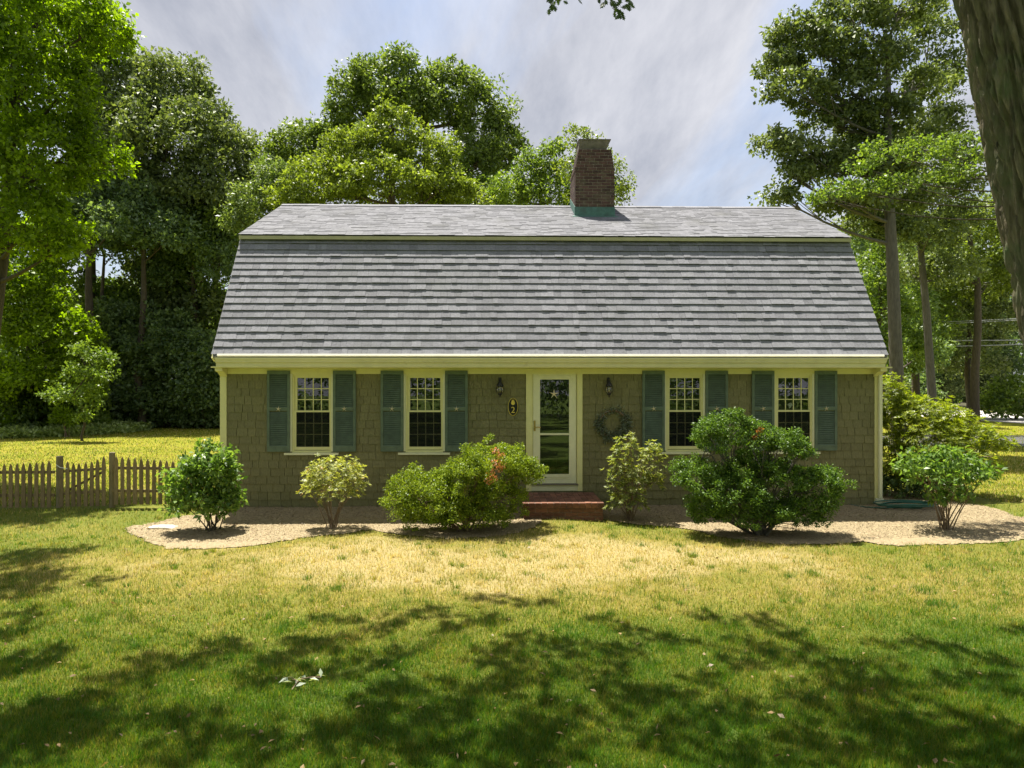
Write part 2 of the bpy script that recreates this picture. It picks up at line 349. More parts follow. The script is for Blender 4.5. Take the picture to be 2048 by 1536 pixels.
def lobe_points(r, lobes, sub, cov, low=-0.65, rag=(0.62, 1.03)):
    P = []; O = []
    for c, R in lobes:
        area = 4*pi*((((R[0]*R[1])**1.6 + (R[0]*R[2])**1.6 + (R[1]*R[2])**1.6)/3)**(1/1.6))
        n = max(6, int(area/(sub*sub)*cov)); d = rdir(r, n); d = d[d[:, 2] > low]
        p = c + d*R*r.uniform(rag[0], rag[1], (len(d), 1))*(1+.16*np.sin(d[:, :1]*7+c[0]*3)*np.sin(d[:, 2:]*6+c[0]*5))
        ok = np.ones(len(p), bool)
        for c2, R2 in lobes:
            if c2 is c: continue
            ok &= np.linalg.norm((p-c2)/R2, axis=1) > 0.62
        P.append(p[ok]); O.append(d[ok])
    return np.concatenate(P), np.concatenate(O)
def bez(a, b, bend, n=5):
    a = Vector(a); b = Vector(b); m = (a+b)/2 + Vector(bend)
    return [a*(1-t)**2 + m*2*t*(1-t) + b*t*t for t in [i/n for i in range(n+1)]]
def limbs(mb, r, base, top, r0, lobes, P, twigs, r1=None, kink=0.25, seg=8, sag=.35):
    base = Vector(base); top = Vector(top); H = (top-base).length
    pts = [base + (top-base)*t + Vector((r.normal()*kink*sin(pi*t), r.normal()*kink*sin(pi*t), 0))*0.6 for t in [0, .03, .1, .25, .45, .65, .85, 1]]
    rr = [r0*1.5, r0*1.2, r0*1.05, r0*.95, r0*.85, r0*.7, r0*.5, r0*.3]
    mb.tube(pts, rr, seg)
    for i, (c, R) in enumerate(lobes):
        e = Vector(c); hz = max(0.0, math.hypot(e.x-pts[5].x, e.y-pts[5].y)); zt = e.z - sag*hz - 0.2*R[2]
        cand = [(abs(pts[k].z*(1-q)+pts[k+1].z*q - zt), pts[k]*(1-q)+pts[k+1]*q) for k in range(3, 7) for q in (0, .25, .5, .75)]
        s = min(cand, key=lambda w: w[0])[1]; q = bez(s, e, (0, 0, -0.10*(e-s).length)); ra = r0*0.27
        mb.tube(q, [ra*(1-0.13*j) for j in range(len(q))], 6)
        if len(P):
            near = P[np.linalg.norm((P-c)/R, axis=1) < 1.1]
            if len(near):
                for p in near[r.choice(len(near), min(twigs, len(near)), replace=False)]:
                    s2 = q[r.integers(2, len(q))]; q2 = bez(s2, p, (0, 0, -0.06), 3); mb.tube(q2, [ra*.35, ra*.25, ra*.16, ra*.08], 4)
def tree(name, label, base, r0, lobes, leaf, sub=0.5, cov=0.5, per=45, Ln=0.2, W=0.12, seed=1, bark='bark', twigs=10, top=None, cat='tree', group=None, flat=0.8, low=-0.65, kink=0.25, push=1.0, sag=0.35):
    if push != 1.0:
        cc = np.array((0, 0, CAM_H)); lobes = [(cc+(c-cc)*push, R*push) for c, R in lobes]; base = (base[0]*push, base[1]*push, 0); sub *= push; Ln *= push; W *= push
        if top is not None: top = cc+(np.array(top)-cc)*push
    r = np.random.default_rng(seed); root = empty(name, base, label=label, cat=cat, group=group); b = np.array(base)
    lobes = [(c-b, R) for c, R in lobes]
    P, O = lobe_points(r, lobes, sub, cov*1.65, low)
    lv = Leaves(seed+50); lv.puff(P, r.uniform(0.35, 1.35, len(P))*sub, int(per*1.3), Ln*.86, W*.86, flat)
    link('crown', lv.mesh('crown', LM[leaf]), root)
    if top is None:
        cz = max(c[2] for c, R in lobes); cx = np.mean([c for c, R in lobes], 0); top = (cx[0], cx[1], cz)
    else: top = np.array(top)-b
    mb = MB(); limbs(mb, r, (0, 0, -0.15), top, r0, lobes, P, twigs, kink=kink, sag=sag); mb.build('trunk', M[bark], root, sm=True)
    return root
def copy_tree(o, loc, rz=0, sc=1.0, **k):
    c = o.copy(); COL.objects.link(c); c.location = loc; c.rotation_euler = (0, 0, rz); c.scale = (sc,)*3; tag(c, **k)
    for ch in list(o.children):
        d = ch.copy(); COL.objects.link(d); d.parent = c
    return c
# ================================================================ THE HOUSE
M['fascia'] = solid('khaki_paint', (0.42, 0.40, 0.24), .6, .1)
WY = 13.30                                           # front wall plane
XL, XR = -5.24, 7.38                                 # roof ends (rakes)
WL, WR = ux(441, WY), ux(1762, WY)
house = empty('gambrel_house', ((WL+WR)/2, WY, 0), label='one and a half storey gambrel house with grey roof and green shutters', cat='house')
HL = -house.location
def hp(mb, name, m, **k): return mb.build(name, M[m], house, loc=HL, **k)
def zw(v, u=1024, Y=WY): return at(u, v, Y)[2]
Z_FR0, Z_FR1 = zw(748), 2.63
FOUND = -0.02
wins = [(581, 667), (807.5, 890), (1327.5, 1409.5), (1545, 1627.5)]
WZ1, WZ0 = zw(747), zw(904)
OPEN = [(ux(a, WY), ux(b, WY), WZ0, WZ1) for a, b in wins]
DX0, DX1 = ux(1052, WY), ux(1164.5, WY); DZ0, DZ1 = zw(982), zw(738)
OPEN.append((DX0, DX1, DZ0, DZ1))
# wall sheathing with real openings
wall = MB()
for x0, x1 in zip([WL] + [o[1] for o in sorted(OPEN)], [o[0] for o in sorted(OPEN)] + [WR]): wall.box(x0+.001, x1-.001, WY, WY+.12, FOUND, 2.66)
for x0, x1, z0, z1 in OPEN:
    wall.box(x0, x1, WY+.001, WY+.119, FOUND, z0-.02); wall.box(x0, x1, WY+.001, WY+.119, z1+.002, 2.66)
wallo = hp(wall, 'wall', 'siding')
fm = MB().box(WL+.03, WR-.03, WY+.02, WY+.2, -0.5, FOUND-.002); hp(fm, 'foundation', 'mortar')
# shingles of the wall
sh = MB(); sh.v = [(0, -.018, 0), (1, -.018, 0), (1, 0.006, 0), (0, 0.006, 0), (0, -.003, 1), (1, -.003, 1), (1, 0.006, 1), (0, 0.006, 1)]
sh.f = [(0, 3, 2, 1), (4, 5, 6, 7), (0, 1, 5, 4), (1, 2, 6, 5), (2, 3, 7, 6), (3, 0, 4, 7)]
shm = sh.mesh('shingle', M['siding'])
CE = 0.150; allsh = []
CB0, CB1 = ux(454, WY), ux(1748, WY)
rs = random.Random(3)
for i in range(17):
    z0 = FOUND + 0.01 + i*CE; z1 = z0 + CE
    if z0 > Z_FR0: break
    blocks = sorted((o[0], o[1]) for o in OPEN if o[2] < z1 - .02 and o[3] > z0 + .02)
    segs = list(zip([CB0] + [b[1] for b in blocks], [b[0] for b in blocks] + [CB1]))
    for a, b in segs:
        x = a
        while x < b - .01:
            wd = rs.choice([.12, .15, .17, .2, .23, .26, .14]) * rs.uniform(.9, 1.1)
            if b - (x+wd) < .07: wd = b - x
            allsh.append((x, wd, z0 + rs.uniform(-.006, .006), min(CE+.02, 2.60-z0))); x += wd
hide = [(ux(a, WY), ux(b, WY), zw(c), zw(d)) for a, b, c, d in ((330, 490, 1070, 890), (600, 740, 1050, 915), (770, 1095, 1060, 890), (1205, 1335, 1040, 870), (1345, 1700, 1060, 830))]
def behind(s): return any(h[0] < s[0]+s[1]/2 < h[1] and h[2] < s[2] < h[3] for h in hide)
order = sorted(range(len(allsh)), key=lambda i: (behind(allsh[i]), -allsh[i][1]*min(allsh[i][3], max(.01, Z_FR0-allsh[i][2]))))
rest = MB()
for k, i in enumerate(order):
    x, wd, z, h = allsh[i]
    if k < 300:
        o = link('shingle', shm, wallo, (x+.0015, WY - rs.uniform(0, .003), z)); o.scale = (wd-.009, 1, h)
    else:
        n = len(rest.v); rest.v += [(x+.0015+p[0]*(wd-.005), WY+p[1], z+p[2]*h) for p in sh.v]; rest.f += [tuple(n+q for q in f) for f in sh.f]
rest.build('siding_shingles', M['siding'], wallo, kind='stuff')
# end and back walls
gpts = [(WY+.12, -.1), (WY+.12, 2.6), (14.56, 5.25), (17.3, 6.6), (20.04, 5.25), (21.3, 2.6), (21.3, -.1)]
for x in (WL, WR-.12): hp(MB().prismx(gpts, x, x+.12), 'end_wall', 'siding')
hp(MB().box(WL+.12, WR-.12, 21.18, 21.3, -.1, 2.6), 'back_wall', 'siding')
hp(MB().box(WL+.12, WR-.12, 13.45, 21.1, 2.66, 2.72), 'ceiling', 'dark')
hp(MB().box(WL+.12, WR-.12, 13.45, 21.1, -.06, .22), 'indoor_floor', 'dark')
hp(MB().box(WL+.13, WR-.13, 14.6, 14.65, .23, 2.65), 'partition', 'dark')
# corner boards, frieze, soffit
for a, b in ((441, 454), (1748, 1757)): hp(MB().box(ux(a, WY), ux(b, WY), WY-.028, WY+.1, FOUND+.03, 2.60), 'corner_board', 'trim')
ds = MB(); xd = ux(1759.5, WY-.05); ds.box(xd-.03, xd+.035, WY-.09, WY-.032, .14, 2.62)
ds.box(xd-.036, xd+.041, WY-.094, WY-.03, 1.4, 1.43); hp(ds, 'downspout', 'trimw', bevel=.006)
hp(MB().box(ux(1748, WY), ux(1762, WY), WY-.1, WY-.029, 0.0, .13), 'downspout_block', 'trimw')
fr = MB(); segs = [(WL, DX0+.02), (DX1-.02, WR)]
fr.box(CB0-.001, CB1+.001, WY-.024, WY-.001, Z_FR0, 2.618); hp(fr, 'frieze_board', 'trim')
hp(MB().box(WL-.06, WR+.05, 13.0, WY-.002, 2.62, 2.645), 'soffit', 'trim')
gp = [(13.03, 2.80), (12.905, 2.805), (12.905, 2.785), (12.93, 2.74), (12.932, 2.722), (12.965, 2.70), (12.972, 2.64), (12.985, 2.622), (13.03, 2.619)]
hp(MB().prismx(gp, ux(431, 12.95), ux(1772, 12.95)), 'gutter', 'gutter')
for x in (ux(444, 13.2), ux(1757, 13.2)):
    hp(MB().prismx([(13.02, 2.62), (13.02, 2.56), (13.14, 2.54), (13.27, 2.46), (13.27, 2.615)], x-.06, x+.07), 'cornice_return', 'trim')
# ---- roof
A0, A1 = (13.0, 2.83), (14.50, 5.33); B0, B1 = (14.375, 5.365), (17.3, 6.71)
slab = MB(); slab.prismx([A0, A1, (14.58, 5.28), (13.09, 2.79)], XL+.02, XR-.02)
slab.prismx([(14.42, 5.36), (17.3, 6.695), (17.3, 6.62), (14.46, 5.31)], XL+.02, XR-.02)
slab.prismx([(17.3, 6.697), (20.2, 5.36), (20.2, 5.30), (17.3, 6.622)], XL+.02, XR-.02)
slab.prismx([(20.1, 5.33), (21.6, 2.83), (21.5, 2.80), (20.0, 5.28)], XL+.02, XR-.02)
roof = hp(slab, 'roof', 'shingle2')
for x0, x1 in ((XL, XL+.03), (XR-.03, XR)):
    rk = MB(); rk.prismx([(13.0, 2.80), (14.50, 5.31), (14.52, 5.20), (13.11, 2.74)], x0+.002, x1-.002); rk.prismx([(14.385, 5.345), (17.3, 6.69), (17.3, 6.59), (14.385, 5.27)], x0, x1)
    rk.build('rake_board', M['trim'], roof)
MB().box(XL+.01, XR-.01, 14.38, 14.41, 5.275, 5.345).build('roof_fascia', M['fascia'], roof)
ang = math.atan2(A1[1]-A0[1], A1[0]-A0[0]); SL = math.hypot(A1[0]-A0[0], A1[1]-A0[1])
st_ = MB(); st_.box(XL+.12, XR-.1, -.046, -.004, -.012, .028)
eo = st_.build('drip_edge', M['drip'], roof, loc=(0, A0[0], A0[1])); eo.rotation_euler = (-(pi/2-ang), 0, 0)
def wedge(tb, tt): 
    m = MB(); m.v = [(0, -tb, 0), (1, -tb, 0), (1, -tb+min(.008, tb), 0), (0, -tb+min(.008, tb), 0), (0, -tt, 1), (1, -tt, 1), (1, 0, 1), (0, 0, 1)]; m.f = sh.f; return m
wms = [(wedge(t, .003), wedge(t, .003).mesh('roof_shingle', M['shingle'])) for t in (.024, .027, .033, .025)]
NC = 17; E1 = (SL-.03)/NC; lst = []
for i in range(NC):
    x = XL + rs.uniform(-.0, .0); 
    while x < XR - .02:
        wd = rs.choice([.11, .14, .18, .22, .26, .17]); 
        if XR - (x+wd) < .09: wd = XR - x
        lst.append((x, wd, .03+i*E1 - rs.uniform(0, .005), E1+.03, rs.choice([0, 0, 1, 2, 3, 1]))); x += wd
order = sorted(range(len(lst)), key=lambda i: -lst[i][1] - (0.08 if lst[i][2] < 2.3 else 0)); rest = MB()
ca, sa = cos(ang), sin(ang)
for k, i in enumerate(order):
    x, wd, s, h, q = lst[i]
    if k < 300:
        o = link('roof_shingle', wms[q][1], roof, (x+.001, A0[0]+ca*s, A0[1]+sa*s)); o.rotation_euler = (-(pi/2-ang), 0, 0); o.scale = (wd-.003, 1, h)
    else:
        n = len(rest.v)
        for p in wms[q][0].v:
            t_ = s + p[2]*h; rest.v.append((x+.001+p[0]*(wd-.003), A0[0]+ca*t_+sa*p[1], A0[1]+sa*t_-ca*p[1]))
        rest.f += [tuple(n+a for a in f) for f in sh.f]
rest.build('lower_roof_shingles', M['shingle'], roof, kind='stuff')
ang2 = math.atan2(B1[1]-B0[1], B1[0]-B0[0]); SL2 = math.hypot(B1[0]-B0[0], B1[1]-B0[1]); c2, s2 = cos(ang2), sin(ang2)
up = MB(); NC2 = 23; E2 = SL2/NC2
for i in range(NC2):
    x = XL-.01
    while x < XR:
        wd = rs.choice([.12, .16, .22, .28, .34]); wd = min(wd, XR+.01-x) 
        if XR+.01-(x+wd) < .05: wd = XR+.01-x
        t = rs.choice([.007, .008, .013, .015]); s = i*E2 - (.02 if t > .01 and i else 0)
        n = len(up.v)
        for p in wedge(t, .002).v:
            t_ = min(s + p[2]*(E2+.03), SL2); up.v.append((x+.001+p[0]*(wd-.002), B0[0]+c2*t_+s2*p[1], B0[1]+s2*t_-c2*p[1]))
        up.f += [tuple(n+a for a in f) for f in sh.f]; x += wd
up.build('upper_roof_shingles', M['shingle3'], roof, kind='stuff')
rc = MB().prismx([(-.14, -.055), (0, .012), (.14, -.055), (.14, -.07), (0, -.004), (-.14, -.07)], 0, 1).mesh('ridge_cap', M['shingle'])
x = XL
while x < XR-.02:
    wd = min(.3, XR-x); o = link('ridge_cap', rc, roof, (x, 17.3, 6.725 + rs.uniform(0, .006))); o.scale = (wd+.02, 1, 1); x += wd
# ---- chimney
CY = 16.25; CX0 = ux(1150, CY); CX1 = ux(1229.5, CY); CD = 1.05
def roofz(y): return B0[1] + (y-B0[0])*(B1[1]-B0[1])/(B1[0]-B0[0])
ZB = roofz(CY) - .02; ZF = ZB + .235; NB = 19; CH = .0715
core = MB().box(CX0+.012, CX1-.012, CY+.012, CY+CD-.012, ZB-.15, ZF+.004)
flash = MB().box(CX0-.004, CX1+.004, CY-.006, CY+.01, ZB-.03, ZF); flash.prismx([(CY-.004, ZB-.03), (CY-.004, ZF), (CY+CD, roofz(CY+CD)+.2), (CY+CD, roofz(CY+CD)-.05)], CX0-.005, CX0+.005)
flash.prismx([(CY-.004, ZB-.03), (CY-.004, ZF), (CY+CD, roofz(CY+CD)+.2), (CY+CD, roofz(CY+CD)-.05)], CX1-.005, CX1+.005)
flash.prismx([(CY-.12, roofz(CY-.12)+.02), (CY-.004, ZB+.03), (CY-.004, ZB+.018), (CY-.12, roofz(CY-.12)+.008)], CX0-.06, CX1+.06)
bk = MB().box(0, 1, 0, 1, 0, 1); bkm = bk.mesh('brick', M['brick']); brl = []; hidden_bricks = MB()
for i in range(NB):
    z = ZF + .006 + i*CH
    j = i - (NB-7); ins = 0 if j < 0 else .006 + .0125*j; 
    if j == 0: ins = -.014
    insy = 0 if i < 8 else (i-8)*.014
    x0, x1, y0, y1 = CX0+ins, CX1-ins*0.75, CY+max(0, ins*.5), CY+CD-insy
    core.box(x0+.010, x1-.010, y0+.010, y1-.010, z-.007, z+CH-.008)
    off = 0 if i % 2 else .105
    def row(a0, a1, off):
        xs = [a0]; x = a0 + (off if off else .207)
        while x < a1-.05: xs.append(x); x += .207
        return list(zip(xs, xs[1:]+[a1]))
    for a, b in row(x0, x1, off): brl.append((a+.006, y0+rs.uniform(-.002, .002), z, b-a-.012, .09, 0))
    for a, b in row(y0+.098, y1-.002, .207-off): brl.append((x0+rs.uniform(-.001, .002), a+.004, z, .09, b-a-.008, 1))
    for a, b in row(y0+.098, y1-.002, .207-off): hidden_bricks.box(x1-.09, x1, a+.004, b-.004, z, z+CH-.009)
    for a, b in row(x0+.1, x1-.1, off): hidden_bricks.box(a+.004, b-.004, y1-.09, y1+.001, z, z+CH-.009)
chim = hp(core, 'chimney', 'mortar')
for (x, y, z, a, b, q) in brl[:300]:
    o = link('brick', bkm, chim, (x, y, z)); o.scale = (a, b, CH-.014)
hidden_bricks.build('rear_bricks', M['brick'], chim, kind='stuff')
flash.build('flashing', M['copper'], chim)
ZT = ZF + NB*CH; cx = (CX0+CX1)/2 - .07; cy = CY+.42
bx0, bx1 = CX0+.10, CX1-.20
cap = MB()
def quadbox(m, lo, hi, th=.012):
    (a0, a1, b0, b1, z0), (c0, c1, d0, d1, z1) = lo, hi
    n = len(m.v)
    m.v += [(a0, b0, z0), (a1, b0, z0), (a1, b1, z0), (a0, b1, z0), (c0, d0, z1), (c1, d0, z1), (c1, d1, z1), (c0, d1, z1)]
    m.v += [(a0+th, b0+th, z0), (a1-th, b0+th, z0), (a1-th, b1-th, z0), (a0+th, b1-th, z0), (c0+th, d0+th, z1), (c1-th, d0+th, z1), (c1-th, d1-th, z1), (c0+th, d1-th, z1)]
    for i in range(4):
        j = (i+1) % 4; m.f += [(n+i, n+j, n+4+j, n+4+i), (n+8+j, n+8+i, n+12+i, n+12+j), (n+4+i, n+4+j, n+12+j, n+12+i)]
quadbox(cap, (bx0, bx1+.02, CY+.14, CY+.60, ZT-.01), (bx0+.01, bx1+.10, CY+.06, CY+.68, ZT+.225))
cap.build('flue_cap', M['lead'], chim)
lid = MB().box(bx0-.01, bx1+.12, CY+.04, CY+.70, ZT+.226, ZT+.24); lid.build('flue_lid', M['lead'], chim)
# ---- windows
def pane(x0, x1, z0, z1, y, par, nm='pane', m='glass'): return MB().box(x0, x1, y, y+.004, z0, z1).build(nm, M[m], par)
mscr, tt, oo = newmat('insect_screen'); a_ = tt.nodes.new('ShaderNodeBsdfTransparent'); b_ = tt.nodes.new('ShaderNodeBsdfDiffuse'); b_.inputs[0].default_value = (.02, .022, .02, 1)
x_ = tt.nodes.new('ShaderNodeMixShader'); x_.inputs[0].default_value = .42; tt.links.new(a_.outputs[0], x_.inputs[1]); tt.links.new(b_.outputs[0], x_.inputs[2]); tt.links.new(x_.outputs[0], oo.inputs[0]); M['screen'] = mscr
for wi, (u0, u1) in enumerate(wins):
    x0, x1 = ux(u0, WY), ux(u1, WY); k = WY/FPX; f = lambda u: x0 + (u-581)/(667-581)*(x1-x0)
    Z = lambda v: zw(v)
    wd = MB()                                                    # casing
    wd.box(f(581), f(585), WY-.03, WY+.06, Z(902), Z(748)); wd.box(f(663), f(667), WY-.03, WY+.06, Z(902), Z(748))
    wo = hp(wd, 'window', 'trimw')
    jm = MB(); jm.box(f(585), f(588.5), WY-.008, WY+.10, Z(900), Z(748)); jm.box(f(659.5), f(663), WY-.008, WY+.10, Z(900), Z(748)); jm.box(f(588.5), f(659.5), WY-.006, WY+.10, Z(752), Z(748)); jm.box(f(585), f(663), WY-.02, WY+.10, Z(904), Z(900))
    jm.build('window_frame', M['trim'], wo)
    MB().box(f(570), f(678), WY-.065, WY-.002, Z(908.5), Z(904.3)).build('sill', M['trimw'], wo)
    us = MB(); us.box(f(588.5), f(594), WY+.02, WY+.05, Z(822), Z(752)); us.box(f(657), f(659.5), WY+.02, WY+.05, Z(822), Z(752)); us.box(f(594), f(657), WY+.02, WY+.05, Z(756), Z(752)); us.box(f(594), f(657), WY+.02, WY+.05, Z(824), Z(820.5))
    us.build('sash', M['trim'], wo)
    ls = MB(); ls.box(f(588.5), f(592.5), WY+.001, WY+.019, Z(899), Z(821)); ls.box(f(659), f(659.5), WY+.001, WY+.019, Z(899), Z(821)); ls.box(f(592.5), f(659), WY+.001, WY+.019, Z(824), Z(821)); ls.box(f(592.5), f(659), WY+.001, WY+.019, Z(899), Z(893))
    ls.build('sash', M['trim'], wo)
    cols = [f(594), f(609.2), f(625.8), f(642), f(657)]; rows = [Z(756), Z(777.3), Z(799), Z(820.5)]
    for c in cols[1:4]: MB().box(c-.008, c+.008, WY+.024, WY+.046, rows[3], rows[0]).build('muntin', M['trim'], wo)
    for c in rows[1:3]: MB().box(cols[0], cols[4], WY+.026, WY+.044, c-.008, c+.008).build('muntin', M['trim'], wo)
    for a in range(4):
        for b in range(3): pane(cols[a]+.004, cols[a+1]-.004, rows[b+1]+.004, rows[b]-.004, WY+.032, wo)
    cols = [f(592.5), f(609.5), f(626.5), f(643), f(659)]; rows = [Z(824), Z(846), Z(868.5), Z(893)]
    for c in cols[1:4]: MB().box(c-.007, c+.007, WY+.024, WY+.046, rows[3], rows[0]).build('muntin', M['trim'], wo)
    for c in rows[1:3]: MB().box(cols[0], cols[4], WY+.026, WY+.044, c-.007, c+.007).build('muntin', M['trim'], wo)
    for a in range(4):
        for b in range(3): pane(cols[a]+.004, cols[a+1]-.004, rows[b+1]+.004, rows[b]-.004, WY+.032, wo)
    MB().box(cols[0], cols[4], WY+.010, WY+.012, rows[3], rows[0]).build('insect_screen', M['screen'], wo)
    if wi < 3:
        bl = MB(); z = Z(894)
        while z < Z(754): bl.prismx([(WY+.10, z), (WY+.14, z+.016), (WY+.14, z+.019), (WY+.10, z+.003)], f(590), f(659)); z += .062
        bl.build('blind', M['blind'], wo, kind='stuff')
    else:
        cu = MB()
        for c in range(12): cu.box(f(590)+c*.016, f(590)+c*.016+.012, WY+.11+(c % 2)*.01, WY+.12+(c % 2)*.01, Z(890), Z(754))
        cu.build('curtain', M['blind'], wo)
# ---- shutters
SW, SH_ = 45*WY/FPX, (902-741.5)*WY/FPX
fm_ = MB(); e = .048
fm_.box(0, e, 0, .035, 0, SH_); fm_.box(SW-e, SW, 0, .035, 0, SH_)
for a, b in ((0, .11), (SH_*.505, SH_*.505+.065), (SH_-.065, SH_)): fm_.box(e, SW-e, .001, .034, a, b)
sfm = fm_.mesh('shutter', M['shutter'])
lv_ = MB()
for a, b in ((.11, SH_*.505), (SH_*.505+.065, SH_-.065)):
    z = a
    while z < b-.012: lv_.prismx([(.004, z-.004), (.031, z+.026), (.031, z+.031), (.004, z+.002)], e, SW-e); z += .036
lvm = lv_.mesh('louver_panel', M['shutter'])
def starmesh(name, R, r_, th, mat_):
    m = MB(); m.v = [(0, -th, 0)]; 
    for i in range(10):
        a = pi/2 + i*pi/5; q = R if i % 2 == 0 else r_; m.v.append((q*cos(a), 0 if i % 2 else 0, q*sin(a)))
    m.f = [(0, 1+i, 1+(i+1) % 10) for i in range(10)] + [tuple(range(10, 0, -1))]
    for i in range(0, 10, 2): pass
    return m.mesh(name, M[mat_])
stm = starmesh('starfish', .062, .013, .02, 'star')
for us_ in (535.6, 667, 762, 890.5, 1284, 1410, 1502.5, 1628):
    xs = ux(us_, WY)
    s_ = link('shutter', sfm, house, (xs+HL[0], WY-.052+HL[1], zw(902)))
    s_.rotation_euler = (0, 0, rs.uniform(-.006, .006))
    tag(link('louver_panel', lvm, s_), kind='stuff')
    t_ = link('starfish', stm, s_, (SW/2, -.003, SH_*.505+.035)); t_.rotation_euler = (0, rs.uniform(-.5, .5), 0)
# ---- door
dk = DX1-DX0; fd = lambda u: DX0 + (u-1052)/112.5*dk
cs = MB(); cs.box(fd(1052), fd(1063), WY-.035, WY+.05, zw(982), zw(738)); cs.box(fd(1155), fd(1164.5), WY-.035, WY+.05, zw(982), zw(738)); cs.box(fd(1063), fd(1155), WY-.033, WY+.05, zw(743), zw(738))
hp(cs, 'door_casing', 'trim')
jb = MB(); jb.box(fd(1063), fd(1065.5), WY-.02, WY+.09, zw(968), zw(743)); jb.box(fd(1153), fd(1155), WY-.02, WY+.09, zw(968), zw(743)); jb.box(fd(1065.5), fd(1153), WY-.018, WY+.09, zw(745.5), zw(743))
hp(jb, 'door_frame', 'trim')
dr = MB(); y0, y1 = WY-.012, WY+.02
dr.box(fd(1066), fd(1080), y0, y1, zw(967), zw(746)); dr.box(fd(1138), fd(1152), y0, y1, zw(967), zw(746)); dr.box(fd(1080), fd(1138), y0, y1, zw(759), zw(746)); dr.box(fd(1080), fd(1138), y0, y1, zw(967), zw(955)); dr.box(fd(1080), fd(1138), y0, y1, zw(870.4), zw(866.4))
dr.box(fd(1076), fd(1142), y0-.006, y0-.0005, zw(753), zw(751)); dr.box(fd(1076), fd(1142), y0-.006, y0-.0005, zw(958), zw(956.5))
do = hp(dr, 'storm_door', 'trimw', bevel=.003)
MB().box(fd(1080), fd(1138), y0-.008, y1+.003, zw(955), zw(948.5)).build('bottom_rail', M['trimw'], do)
pane(fd(1080), fd(1138), zw(866.4), zw(759), WY+.002, do); pane(fd(1080), fd(1138), zw(948.5), zw(870.4), WY+.002, do)
hd = MB().box(fd(1067.5), fd(1071), y0-.012, y0-.0005, zw(862), zw(841)); hd.tube([(fd(1069), y0-.01, zw(855)), (fd(1069), y0-.05, zw(855)), (fd(1075), y0-.055, zw(854)), (fd(1081), y0-.05, zw(854.5))], .009, 6)
hd.build('handle', M['brass'], do)
so_ = link('starfish', starmesh('door_starfish', .105, .022, .022, 'star'), do, (fd(1108), WY-.004, zw(788)))
hp(MB().box(fd(1063), fd(1155), WY-.02, WY+.08, zw(981.5), zw(969.5)), 'threshold_board', 'trimw')
hp(MB().box(fd(1062), fd(1156), WY-.055, WY+.05, zw(969.3), zw(967.3)), 'sill_plate', 'lead')
idr = MB().box(fd(1066), fd(1152), WY+.10, WY+.14, zw(967), zw(746))
for a, b, c, d in ((1074, 1104, 900, 955), (1114, 1144, 900, 955), (1074, 1104, 765, 880), (1114, 1144, 765, 880)): idr.box(fd(a), fd(b), WY+.088, WY+.101, zw(d), zw(c))
hp(idr, 'inner_door', 'black')
# ---- brick step
sy0 = 12.06; sx0, sx1 = STEP_X; root = empty('brick_step', ((sx0+sx1)/2, sy0, 0), label='low red brick doorstep with a mortar core under the front door', cat='step')
SLc = -root.location
stz = .268
so2 = MB().box(sx0+.012, sx1-.012, sy0+.012, WY-.04, -.2, stz-.012).build('mortar_core', M['mortar'], root, loc=SLc)
sbm = MB().box(0, 1, 0, 1, 0, 1).mesh('brick', M['stepbrick'])
def bk_(x, y, z, a, b, c): o = link('brick', sbm, root, (x+SLc[0], y+SLc[1], z+SLc[2])); o.scale = (a, b, c)
for i in range(3):
    z = -.045 + i*.0735; x = sx0; first = True
    while x < sx1-.02:
        wd = .103 if (first and i % 2) else .207; first = False; wd = min(wd, sx1-x)
        if sx1-(x+wd) < .04: wd = sx1-x
        bk_(x+.004, sy0+rs.uniform(-.003, .002), z, wd-.008, .09, .065); x += wd
    for xx in (sx0, sx1-.09):
        y = sy0+.1
        while y < WY-.1: bk_(xx+rs.uniform(-.002, .002), y+.004, z, .09, min(.199, WY-.05-y), .065); y += .207
n = int((sx1-sx0+.02)/.105); pw = (sx1-sx0+.03)/n
for i in range(n): bk_(sx0-.015+i*pw+.003, sy0-.018+rs.uniform(-.004, .003), .176, pw-.007, .205, .090+rs.uniform(-.002, .003))
for r_ in range(5):
    x = sx0; y = sy0+.195+r_*.2
    for i in range(n): bk_(sx0+i*(sx1-sx0)/n+.003, y, .2, (sx1-sx0)/n-.007, .193 if r_ < 4 else .2, .066+rs.uniform(-.002, .002))
